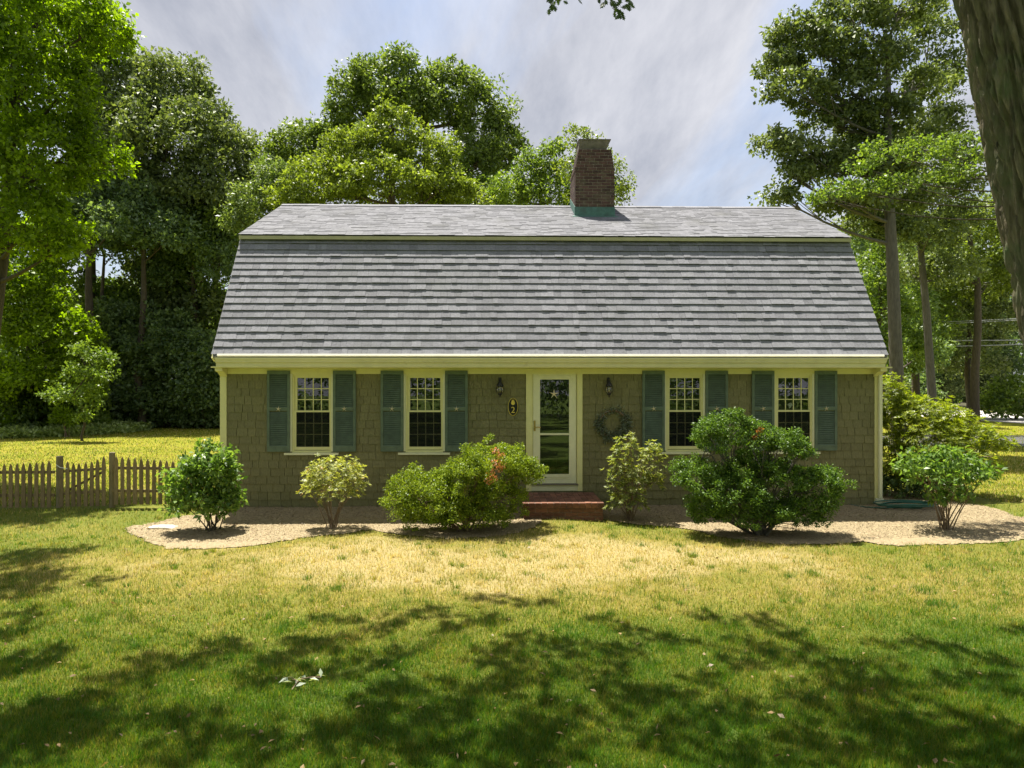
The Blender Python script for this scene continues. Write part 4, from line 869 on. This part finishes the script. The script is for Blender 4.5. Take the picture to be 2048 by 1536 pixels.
# trees behind the house
T('oak_tree', 'tallest dark green oak rising behind the middle of the house', (at(860, 768, 37)[0], 37, 0), .42,
  [lb(780, 165, 37, 78, 58), lb(705, 210, 37, 52, 62), lb(900, 185, 37, 66, 58), lb(960, 225, 37.5, 62, 58), lb(1000, 290, 37.5, 46, 46), lb(690, 290, 37, 40, 60), lb(960, 320, 36.5, 60, 46), lb(820, 210, 36, 70, 40)], 'oak', .55, .60, 50, .23, .12, 51, twigs=10, top=at(850, 180, 37), low=-.8)
T('oak_tree', 'lower shoulder oak at the side of the tallest one', (at(600, 768, 38)[0], 38, 0), .3, [lb(612, 290, 38, 62, 50), lb(570, 330, 38, 50, 50), lb(650, 340, 37.5, 60, 50)], 'oak', .55, .6, 46, .23, .12, 52, twigs=8, top=at(610, 280, 38))
T('hickory_tree', 'broad yellow-green tree in front of the tallest oak', (at(780, 768, 29)[0], 29, 0), .26,
  [lb(785, 255, 29, 52, 42), lb(740, 305, 29, 85, 46), lb(850, 315, 29, 70, 50), lb(650, 360, 29, 90, 45), lb(770, 370, 28.5, 120, 50), lb(880, 380, 28.5, 70, 44), lb(930, 400, 29, 50, 36), lb(600, 400, 29, 60, 36)], 'yellow', .42, .58, 46, .17, .09, 53, twigs=9, top=at(785, 250, 29), flat=.6)
T('beech_tree', 'pale leafy tree whose crown spills over the roof\'s upper corner', (at(540, 768, 31)[0], 31, 0), .24,
  [lb(560, 370, 31, 55, 46), lb(520, 410, 30.5, 55, 46), lb(600, 430, 31, 60, 40), lb(480, 440, 30, 30, 40)], 'pale', .45, .6, 42, .18, .09, 54, twigs=7, top=at(550, 370, 31))
T('hickory_tree', 'light green tree filling the gap before the chimney', (at(1060, 768, 33)[0], 33, 0), .2,
  [lb(1060, 350, 33, 36, 46), lb(1100, 330, 33, 45, 46), lb(1030, 390, 33, 50, 40), lb(1110, 395, 32.5, 50, 40)], 'mid', .42, .55, 38, .18, .09, 55, twigs=7, top=at(1080, 330, 33))
T('birch_tree', 'thin airy tree rising behind the chimney with wispy twigs', (at(1180, 768, 30)[0], 30, 0), .16,
  [lb(1155, 285, 30, 34, 30), lb(1190, 310, 30, 30, 36), lb(1150, 345, 30, 40, 36), lb(1240, 370, 30, 26, 40), lb(1200, 395, 30, 60, 26), lb(1225, 330, 30, 18, 22)], 'yellow', .36, .36, 26, .15, .08, 56, twigs=12, top=at(1175, 270, 30), bark='paleb')
T('hickory_tree', 'mid green tree low behind the roof between chimney and the pale trees', (at(960, 768, 35)[0], 35, 0), .2, [lb(960, 385, 35, 60, 36), lb(900, 350, 35.5, 40, 40), lb(1010, 400, 35, 40, 30)], 'mid', .5, .5, 38, .2, .1, 57, twigs=6)
# right side
Yr = 23
T('oak_tree', 'tall open-crowned oak with a pale straight trunk beyond the house\'s eave', (at(1800, 768, Yr)[0], Yr, 0), .22,
  [lb(1590, 70, Yr, 60, 36), lb(1560, 130, Yr, 46, 22), lb(1640, 110, Yr, 80, 46), lb(1600, 185, Yr-.5, 70, 36), lb(1700, 40, Yr, 80, 50), lb(1760, 120, Yr, 60, 60), lb(1700, 180, Yr, 70, 50), lb(1690, 240, Yr+.3, 60, 22), lb(1540, 285, Yr, 44, 28), lb(1600, 300, Yr-.6, 50, 24), lb(1580, 350, Yr-.3, 46, 30), lb(1560, 395, Yr, 40, 18), lb(1680, 330, Yr, 70, 40), lb(1780, 240, Yr, 60, 50), lb(1770, 330, Yr, 60, 50), lb(1700, 400, Yr-.4, 80, 26), lb(1800, 10, Yr, 70, 40), lb(1850, 170, Yr+1, 50, 40), lb(1840, 290, Yr+1, 60, 50), lb(1770, 400, Yr+1, 90, 40), lb(1640, 240, Yr+.5, 40, 30), lb(1790, 460, Yr+1, 50, 40), lb(1740, 450, Yr+1.5, 50, 30), lb(1730, 300, Yr+1, 60, 50)],
  'darkoak', .40, .52, 44, .17, .10, 61, bark='paleb', twigs=12, top=at(1770, 60, Yr), flat=.6, low=-.5, kink=.08)
T('oak_tree', 'leafy oak with a leaning grey trunk between the open-crowned oak and the near trunk', (at(1872, 790, 28)[0], 28, 0), .17,
  [lb(1860, 60, 27, 50, 50), lb(1890, 150, 27, 40, 60), lb(1870, 250, 27, 50, 50), lb(1910, 260, 27, 36, 60), lb(1850, 380, 27, 70, 50), lb(1930, 350, 27, 50, 60), lb(1790, 440, 27.5, 60, 40), lb(1860, 470, 27, 60, 50), lb(1920, 440, 28, 50, 50), lb(1900, 540, 28, 50, 40), lb(1820, 540, 29, 40, 40)], 'darkoak', .45, .45, 42, .18, .10, 62, bark='paleb', twigs=9, top=at(1825, 300, 28), kink=.08)
T('hickory_tree', 'lower drooping branches with sunlit round leaves reaching out before the oak', (at(2110, 900, 14)[0], 14, 0), .07,
  [lb(1720, 335, 13.5, 34, 10), lb(1760, 300, 13.6, 50, 12), lb(1840, 300, 13.7, 56, 18), lb(1900, 345, 13.8, 50, 14), lb(1700, 375, 13.4, 56, 9), lb(1800, 365, 13.6, 50, 10), lb(1640, 392, 13.3, 30, 6), lb(1930, 290, 14, 50, 30)], 'mid', .13, .34, 9, .075, .055, 63, bark='bark', twigs=4, top=at(2080, 330, 14), low=-.9, push=1.0, sag=.05)
T('hickory_tree', 'sunny yellow-green tree deep in the wood beside the near trunk', (at(1950, 780, 42)[0], 42, 0), .25,
  [lb(1930, 470, 42, 60, 50), lb(1980, 440, 42, 50, 50), lb(1900, 540, 42, 60, 50), lb(1980, 560, 43, 60, 60), lb(2050, 500, 43, 60, 80)], 'yellow', .6, .55, 36, .24, .14, 64, twigs=6, top=at(1940, 420, 42))
T('oak_tree', 'slim oak with a pale trunk standing by the road verge', (at(1900, 795, 66)[0], 66, 0), .28, [lb(1890, 560, 66, 60, 60), lb(1840, 600, 66, 50, 50), lb(1930, 620, 66, 50, 50), lb(1900, 470, 66, 60, 60)], 'wood', .8, .5, 34, .3, .17, 65, bark='paleb', twigs=5, top=at(1900, 500, 66))
T('oak_tree', 'dark tree with low branches over the road', (at(1980, 795, 64)[0], 64, 0), .28, [lb(1990, 640, 64, 70, 50), lb(1940, 690, 64, 60, 50), lb(2040, 680, 64, 60, 60), lb(1990, 740, 64, 60, 36), lb(1850, 680, 66, 60, 60), lb(1840, 750, 66, 60, 40)], 'wood', .8, .6, 34, .3, .17, 66, twigs=5)
T('oak_tree', 'tree behind the roof\'s lower end beside the pale straight trunk', (at(1760, 768, 38)[0], 38, 0), .26, [lb(1740, 470, 38, 50, 50), lb(1770, 560, 38, 46, 50), lb(1830, 500, 39, 46, 50), lb(1820, 620, 39, 46, 60), lb(1770, 680, 38, 40, 50), lb(1850, 700, 40, 50, 46)], 'wood', .6, .5, 38, .24, .13, 67, twigs=5, top=at(1770, 450, 38))
T('oak_tree', 'tree in deep shade past the driveway with broken crown', (at(1830, 775, 46)[0], 46, 0), .26, [lb(1830, 560, 46, 60, 60), lb(1870, 640, 46, 50, 60), lb(1800, 480, 46, 60, 60)], 'mid', .7, .45, 34, .27, .15, 68, twigs=5)
# lone trunks in the wood on the far side of the back lawn
def trunk_tree(u, Y, lean, rad, top_v, label, seed, leaf='wood', cr=(60, 60)):
    b = (at(u, 768, Y)[0], Y, 0)
    T('oak_tree', label, b, rad, [lb(u+lean, top_v, Y, cr[0], cr[1]), lb(u+lean-50, top_v+60, Y, cr[0]*.8, cr[1]*.7), lb(u+lean+50, top_v+50, Y-1, cr[0]*.8, cr[1]*.8)], leaf, .6, .5, 36, .24, .13, seed, twigs=5, top=at(u+lean, top_v+20, Y), group='oaks in the dark wood behind the back lawn', kink=.4)
for a in [(100, 40, -10, .2, 380, 'slim dark oak trunk deepest in the corner wood', 71), (180, 36, 0, .24, 400, 'straight dark oak trunk beside the bright gap of sky', 72), (235, 38, -45, .13, 430, 'thin oak leaning across the bright gap of sky', 73), (285, 37, 5, .2, 420, 'dark oak trunk just past the bright gap of sky', 74), (310, 40, 12, .22, 450, 'close-set dark oak trunk paired behind the dome oak', 75), (390, 39, 0, .2, 480, 'oak trunk almost lost in shade close to the house end', 76)]: trunk_tree(a[0], a[1], a[2], a[3], a[4], a[5], a[6])
T('beech_tree', 'leafy dusky tree whose foliage hangs low beside the roof slope', (at(400, 768, 29)[0], 29.5, 0), .16, [lb(400, 520, 29, 60, 50), lb(350, 600, 29, 60, 50), lb(410, 620, 28.5, 44, 60), lb(380, 690, 28.5, 60, 50), lb(300, 560, 30, 50, 60), lb(290, 660, 30, 50, 60), lb(415, 750, 28, 40, 50)], 'darkoak', .5, .45, 40, .2, .12, 78, twigs=6, push=1.38)
T('beech_tree', 'leafy tree low behind the lime green tree\'s outer leaves', (at(190, 768, 30)[0], 30, 0), .14, [lb(190, 640, 30, 60, 50), lb(240, 720, 30, 60, 56), lb(170, 720, 30, 60, 50), lb(220, 800, 31, 60, 34), lb(140, 560, 30, 50, 50), lb(260, 620, 31, 40, 40)], 'mid', .5, .45, 40, .2, .12, 79, twigs=6, push=1.3)
T('oak_tree', 'full round tree filling the wood between house eave and leaning trunk', (at(1800, 768, 44)[0], 44, 0), .2, [lb(1780, 600, 44, 60, 60), lb(1830, 660, 44, 60, 60), lb(1790, 720, 44, 50, 50), lb(1850, 560, 45, 60, 60), lb(1750, 500, 44, 50, 60)], 'mid', .7, .5, 38, .28, .16, 69, twigs=5)
T('oak_tree', 'full tree with sunlit top above the overhead wires', (at(1940, 768, 47)[0], 47, 0), .2, [lb(1900, 620, 47, 60, 50), lb(1960, 560, 47, 60, 60), lb(1950, 660, 47, 60, 60), lb(2010, 620, 47, 60, 70), lb(1870, 480, 48, 60, 60), lb(1940, 720, 47, 70, 40)], 'darkoak', .7, .5, 38, .28, .16, 70, twigs=5)
T('oak_tree', 'dense layered tree behind the azaleas hiding the road trees\' trunks', (at(1750, 768, 33)[0], 33, 0), .14, [lb(1760, 540, 33, 40, 50), lb(1770, 620, 33, 44, 50), lb(1750, 700, 33, 40, 40), lb(1830, 450, 34, 50, 36), lb(1815, 690, 34, 40, 46), lb(1820, 600, 34, 36, 40)], 'mid', .5, .5, 40, .2, .12, 90, twigs=5, top=at(1765, 480, 33), kink=.1)
# undergrowth
ug = [(240, 660, 38, 60, 56, 'wood'), (330, 680, 38, 60, 60, 'wood'), (410, 740, 37, 50, 70, 'wood'), (285, 770, 38, 60, 50, 'wood'), (350, 815, 38.5, 60, 32, 'wood'), (200, 720, 39, 50, 60, 'darkoak'), (235, 820, 38.5, 56, 30, 'wood'), (110, 810, 35, 80, 42, 'mid'), (20, 800, 34, 70, 50, 'wood'), (420, 812, 38, 60, 36, 'wood'), (230, 600, 41, 50, 40, 'mid')]
ul = ['feathery dark bush under the bright sky gap', 'dark rounded bush below the dome oak', 'tall dark bush filling the shade next to the house wall', 'broad dusky bush at the far lawn edge', 'low dusky bush in front of the wood by the house', 'grey-green bush between the sapling and the dark wood', 'low dark bush behind the sapling tip', 'leafy bush behind the pale ground cover', 'dark bush behind the lime green tree', 'low shaded bush touching the far lawn beside the corner board', 'light green bush high in the sky gap']
for i, (u, v, Y, ru, rv, lf) in enumerate(ug):
    b = at(u, 768, Y); zb = 0
    shrub('woodland_bush', ul[i], (b[0], Y, 0), [lb(u, v, Y, ru, rv), lb(u-ru*.5, v+rv*.6, Y-.5, ru*.7, rv*.6), lb(u+ru*.5, v+rv*.6, Y-.6, ru*.7, rv*.6)], lf, 'puff', .42, 1.1, 34, .2, .12, 80+i, 6, .03, -.7, 'bark', .7, cat='bush', group='bushes under the trees')
ur = [(1800, 770, 62, 60, 30, 'wood'), (1860, 750, 72, 60, 46, 'wood'), (1950, 755, 64, 60, 40, 'darkoak'), (2030, 795, 45, 50, 36, 'mid'), (1850, 790, 76, 50, 14, 'mid')]
ul2 = ['dark bush just beyond the azalea top', 'shaded bush at the foot of the leaning oak', 'black-green bush above the parked vehicle', 'blurry pale-flecked bush at the roadside hiding half the vehicle', 'strip of low green bush along the far verge']
for i, (u, v, Y, ru, rv, lf) in enumerate(ur):
    b = at(u, 768, Y); shrub('roadside_bush', ul2[i], (b[0], Y, 0), [lb(u, v, Y, ru, rv), lb(u-ru*.5, v+rv*.5, Y-.5, ru*.7, rv*.6), lb(u+ru*.5, v+rv*.5, Y-.5, ru*.7, rv*.6)], lf, 'puff', .5, .75, 34, .24, .14, 95+i, 6, .05, -.7, 'bark', .7, cat='bush', group='bushes by the road')
# ground cover patch and tall weed beside the back lawn
gc = Leaves(60); n = 2600; a = gc.r.random(n)*2*pi; q = np.sqrt(gc.r.random(n)); c = G(40, 868); X = c[0]+q*np.cos(a)*4.6; Yc = c[1]+q*np.sin(a)*4.5 + 1.5
gc.puff(np.stack([X, Yc, gc.r.uniform(.1, .5, n)*(1-.6*q)], 1), .22, 16, .16, .1, .7)
link('ground_cover', gc.mesh('ground_cover', LM['cover']), None, kind='stuff', label='pale flowering ground cover along the back lawn edge', cat='ground cover')
shrub('tall_weed', 'tall bright feathery weed in the ground cover patch', (at(132, 868, 31)[0], 31, 0), [lb(124, 835, 31, 12, 16), lb(138, 840, 31, 14, 14)], 'maple', 'puff', .2, 1, 30, .2, .06, 105, 4, .02, cat='plant')
# far wood closing the horizon
def woodland(seed, x0, x1, y0, y1, n, zlo, zhi, leaf, label):
    w_ = Leaves(seed); C = np.stack([w_.r.uniform(x0, x1, n), w_.r.uniform(y0, y1, n), w_.r.uniform(zlo, zhi, n)], 1)
    w_.puff(C, w_.r.uniform(.8, 2.0, n), 26, .42, .26, .7); link('woodland', w_.mesh('woodland', LM[leaf]), None, kind='stuff', label=label, cat='woodland')
woodland(111, -48, -10, 46, 58, 1500, 0, 9, 'wood', 'dark mass of far wood behind the back lawn')
woodland(112, 24, 95, 88, 104, 2500, 0, 22, 'wood', 'far green wood beyond the road')
woodland(113, -22, 30, 58, 66, 1000, 0, 9, 'wood', 'low far wood hidden mostly by the house')
woodland(114, -60, 60, -30, -19, 2900, 0, 13, 'wood', 'unseen wood added behind the camera for the window panes to mirror')  # added tree mass, out of view, keeps the glass reflections dark
# wires
for i, (v0, v1, Y) in enumerate([(569, 545, 44), (573, 549, 44), (577, 553, 44.4), (633, 625, 44), (637, 628, 44.3), (668, 668, 44.6), (681, 677, 44.6)]):
    a = Vector(at(1560, v0+(v0-v1)*1.3, Y)); b = Vector(at(2300, v1-(v0-v1)*1.3, Y)); m = MB(); m.tube([a+(b-a)*t - Vector((0, 0, 1.2*4*t*(1-t)*.35)) for t in np.linspace(0, 1, 14)], .016 if i < 5 else .03, 4)
    m.build('overhead_wire', M['wire'], None, label=['topmost of the overhead wires before the road trees', 'second overhead wire down, tight under the topmost', 'third overhead wire down, lowest of the top bundle', 'upper of the two thin wires at mid height', 'lower of the two thin wires at mid height', 'upper of the two thick lowest wires', 'lowest and thickest of the overhead wires'][i], cat='wire', group='overhead wires')
# pale building far in the wood
bb = at(1925, 690, 110); bh = empty('far_house', (bb[0], 112, 0), label='pale far house glimpsed through the wood beyond the road', cat='house')
MB().box(-5, 5, 0, 6, 0, 9).build('wall', M['palewall'], bh); MB().prismx([(-.5, 8.9), (3, 11.5), (6.5, 8.9)], -5.4, 5.4).build('roof', M['asphalt'], bh)
for x in (-3, 0, 3): MB().box(x-.5, x+.5, -.05, -.01, 6, 7.5).build('window', M['dark'], bh)
# parked vehicle on the road
cb = G(1985, 814); car = empty('parked_car', (cb[0], cb[1], .012), -.35, label='dark vehicle half hidden by the roadside bush', cat='car')
bd = MB().prism([(-2.2, .35), (2.2, .35), (2.25, .75), (1.95, 1.0), (1.15, 1.08), (.5, 1.6), (-1.7, 1.65), (-2.15, 1.1)][::-1], 0, 1.8); bd.build('body', M['carp'], car, bevel=.06)
for x0_, x1_ in ((-1.55, -.55), (-.45, .75)): MB().prism([(x0_, 1.1), (x1_, 1.1), (x1_-.25*(x1_ > 0), 1.52), (x0_+.1, 1.52)][::-1], -.01, .0).build('side_window', M['dark'], car)
for x in (-1.4, 1.4):
    for y in (.02, 1.58):
        wm = MB().prism([(x+.35*cos(t*pi/8), .35+.35*sin(t*pi/8)) for t in range(16)][::-1], y-.03, y+.2).build('wheel', M['tyre'], car)
        if y < 1: MB().prism([(x+.2*cos(t*pi/6), .35+.2*sin(t*pi/6)) for t in range(12)][::-1], y-.05, y-.03).build('rim', M['rim'], wm)
# ---------------------------------------------------------------- the big near oak, whose crown shades the lawn
def lift(u, v, h):
    g = G(u, v); return (g[0]-.18*h, g[1]+.29*h, g[2]+h)
spots = [(40,1120,.5),(100,1110,.4),(160,1097,.22),(20,1165,.5),(60,1185,.35),(110,1150,.28),(195,1162,.18),(230,1155,.1),(35,1228,.2),(20,1268,.22),(62,1238,.12),
(30,1330,.45),(80,1318,.25),(60,1400,.5),(130,1425,.4),(40,1470,.5),(120,1490,.45),(200,1485,.4),(200,1372,.18),(255,1352,.2),(330,1332,.22),(290,1315,.1),(400,1325,.25),(440,1292,.2),(470,1300,.18),(290,1402,.22),(240,1435,.25),(330,1440,.2),(410,1440,.25),(480,1425,.22),(345,1510,.3),(430,1490,.2),(540,1500,.3),(560,1425,.28),(520,1355,.22),(580,1350,.25),(620,1300,.25),(560,1318,.16),(600,1285,.15),(680,1290,.25),(700,1340,.28),(640,1400,.25),(760,1260,.2),(800,1235,.2),(860,1228,.2),(700,1242,.12),(780,1310,.22),(900,1255,.2),(960,1195,.16),(1000,1198,.2),(1050,1205,.12),(960,1240,.22),(1100,1207,.06),(820,1370,.25),(760,1400,.3),(960,1390,.32),(890,1430,.28),(1000,1315,.3),(1060,1350,.35),(1050,1280,.22),(700,1460,.35),(640,1500,.4),(800,1450,.3),(760,1510,.35),(880,1490,.3),(960,1450,.3),(1000,1510,.35),(640,1240,.08),(540,1320,.15),(480,1500,.3),
(1205,1243,.13),(1250,1256,.16),(1290,1275,.2),(1180,1300,.28),(1110,1300,.25),(1250,1310,.22),(1340,1285,.16),(1400,1232,.1),(1450,1243,.13),(1520,1238,.2),(1560,1262,.22),(1500,1290,.22),(1620,1300,.22),(1560,1320,.25),(1680,1335,.25),(1480,1330,.15),(1200,1350,.3),(1250,1400,.3),(1330,1400,.3),(1410,1360,.2),(1480,1420,.28),(1640,1390,.35),(1720,1370,.3),(1800,1385,.3),(1840,1285,.12),(1890,1300,.16),(1950,1315,.2),(2030,1335,.2),(1760,1292,.1),(2030,1262,.12),(1770,1335,.16),(1890,1360,.16),(2000,1375,.25),(1700,1440,.3),(1800,1455,.35),(1900,1430,.35),(1980,1460,.35),(1610,1460,.28),(1350,1470,.25),(1200,1460,.28),(1100,1430,.3),(1120,1500,.25),(1640,1510,.28),(1750,1525,.4),(1850,1510,.4),(1950,1525,.4),(1420,1440,.2),(1540,1400,.15),(1460,1530,.2),(1530,1500,.15),(1060,1470,.25),(2040,1420,.3),(2040,1500,.4),(1400,1290,.1)]
r = np.random.default_rng(77); CP = []; CR = []
for si_, (u, v, q) in enumerate(spots):
    if v > 1395 and si_ % 4 == 1: continue
    h = max(8.7, (3.1+q+.549*G(u, v)[1])/.83) + r.uniform(0, .8); CP.append(lift(u, v, h)); CR.append(q*.90)
    if q > .48: CP.append(lift(u+r.uniform(-50, 50), v+r.uniform(-15, 15), h+.8)); CR.append(q)
for i in range(170): CP.append((r.uniform(-9, 9), r.uniform(-17, 5.9), r.uniform(10, 13.5))); CR.append(r.uniform(.5, .9))  # extra crown clumps added out of view, shading the lawn reflected in the glass
CP = np.array(CP); CR = np.array(CR); tb = (4.56, 4.6, -.25)
oakr = empty('oak_tree', tb, label='massive furrowed oak trunk close by whose high crown shades the front lawn', cat='tree'); lo = Leaves(78)
for q0 in np.unique(np.round(CR, 2)):
    k = np.abs(CR-q0) < .006
    lo.puff(CP[k]-np.array(tb), float(q0), max(14, int(800*q0*q0)+8), .165, .10, .4)
link('crown', lo.mesh('crown', LM['oak']), oakr)
# trunk with furrowed bark
from mathutils import noise as mnoise
tc0 = np.array([0, 0, 0.]); nzr = 240; seg = 210; V = []; tp = np.array([3.60, 4.9, 5.1])-np.array(tb); t2 = np.array([2.75, 5.6, 10.5])-np.array(tb)
for i in range(nzr):
    z = i/(nzr-1); c = tc0*(1-z)**2 + 2*z*(1-z)*tp*.98 + t2*z*z if False else (tp*(z/.5) if z < .5 else tp+(t2-tp)*((z-.5)/.5))
    R = .37*(1-.42*z) + .30*math.exp(-z*16)
    for j in range(seg):
        a = 2*pi*j/seg; wz_ = z+.02*mnoise.noise((cos(a)*3, sin(a)*3, z*9)); n1_ = mnoise.noise((cos(a)*6.5, sin(a)*6.5, wz_*20)); n2_ = mnoise.noise((cos(a)*13, sin(a)*13, wz_*55)); n3_ = mnoise.noise((cos(a)*22, sin(a)*22, z*70)); f = .055*(1-min(1, abs(n1_)*3.2))*-1 - .030*(1-min(1, abs(n2_)*3)) + .012*n3_ + .06*math.exp(-z*14)*sin(a*5+1)
        V.append((c[0]+(R+f)*cos(a), c[1]+(R+f)*sin(a), c[2]))
V = np.array(V); I, J = np.meshgrid(np.arange(seg), np.arange(nzr-1)); a = (J*seg+I).ravel(); b = (J*seg+(I+1) % seg).ravel()
link('trunk', npmesh('trunk', V, np.stack([a, b, b+seg, a+seg], 1), M['bigbark'], True), oakr)
mb = MB(); top_ = Vector(t2); ctr = []
rr_ = np.random.default_rng(5); cent = CP[rr_.choice(len(CP), 16, replace=False)]-np.array(tb)
qs = []
for c in cent:
    q = bez(top_*rr_.uniform(.85, 1.0), c, (0, 0, .5), 7); qs += q[3:]; mb.tube(q, [.03*(1-.11*j) for j in range(8)], 6)
Q = np.array([tuple(q) for q in qs])
for p in CP-np.array(tb):
    s = Q[np.argmin(np.linalg.norm(Q-p, axis=1))]; mb.tube(bez(s, p, (0, 0, .1), 3), [.014, .011, .008, .005], 4)
mb.build('limbs', M['bark'], oakr, sm=True)
# hanging sprays of lobed leaves at the top of the view
def lobed(mb, base, d, n, s):
    d = Vector(d).normalized(); sd_ = d.cross(Vector(n)).normalized(); prof = [(0, .02), (.15, .10), (.25, .34), (.33, .12), (.48, .42), (.56, .13), (.70, .33), (.78, .10), (1, 0)]
    L1 = [Vector(base)+d*(a*s)+sd_*(b*s) for a, b in prof]; R1 = [Vector(base)+d*(a*s)-sd_*(b*s) for a, b in prof[:-1]]; n0 = len(mb.v)
    ml = [Vector(base)+d*(a*s)+Vector((0, 0, -.04*s)) for a, b in prof[:-1]]
    mb.v += [tuple(p) for p in L1+R1+ml]; k = 9
    for i in range(8):
        m0, m1 = n0+k+8+i, (n0+k+8+i+1 if i < 7 else n0+8)
        if i < 7: mb.f += [(n0+i, n0+i+1, m1, m0), (n0+k+i, m0, m1, n0+k+i+1)]
        else: mb.f += [(n0+7, n0+8, m0), (n0+k+7, m0, n0+8)]
sp_ = MB(); tw_ = MB(); Y = 7.5; rq = random.Random(8); tbv = Vector(tb)
for (u, v, n_, su, sv) in [(1112, 2, 12, 16, 6), (1103, 12, 5, 6, 5), (1155, -4, 2, 4, 2), (1240, -4, 14, 24, 8), (1236, 14, 10, 10, 9), (1256, 6, 7, 8, 7), (1215, 2, 5, 8, 6), (1196, -4, 3, 5, 3), (1240, 26, 5, 9, 4), (1130, -20, 14, 60, 8), (1230, -24, 20, 50, 10)]:
    for i in range(n_):
        p = Vector(at(u+rq.uniform(-su, su), v+rq.uniform(-sv, sv), Y+rq.uniform(-.2, .2)))-tbv
        lobed(sp_, p, (rq.uniform(-1, 1), rq.uniform(-.5, .5), rq.uniform(-1.4, -.1)), (rq.uniform(-.5, .5), -1, rq.uniform(-.5, 1)), rq.uniform(.055, .085))
for (u, v) in ((1112, 2), (1240, 10), (1232, -24)):
    p = Vector(at(u, v, Y))-tbv; s = Q[np.argmin(np.linalg.norm(Q-np.array(p), axis=1))]; tw_.tube(bez(s, p, (0, 0, 1.0), 6), [.02, .016, .012, .009, .006, .004, .002], 5)
m_, t_, o_ = newmat('hanging_leaf'); p_ = t_.nodes.new('ShaderNodeBsdfPrincipled'); p_.inputs['Base Color'].default_value = (.035, .07, .015, 1); p_.inputs['Roughness'].default_value = .5
q_ = t_.nodes.new('ShaderNodeBsdfTranslucent'); q_.inputs[0].default_value = (.08, .13, .01, 1); x_ = t_.nodes.new('ShaderNodeMixShader'); x_.inputs[0].default_value = .3; t_.links.new(p_.outputs[0], x_.inputs[1]); t_.links.new(q_.outputs[0], x_.inputs[2]); t_.links.new(x_.outputs[0], o_.inputs[0])
sp_.build('hanging_leaves', m_, oakr, kind='stuff'); tw_.build('hanging_twigs', M['twig'], oakr)
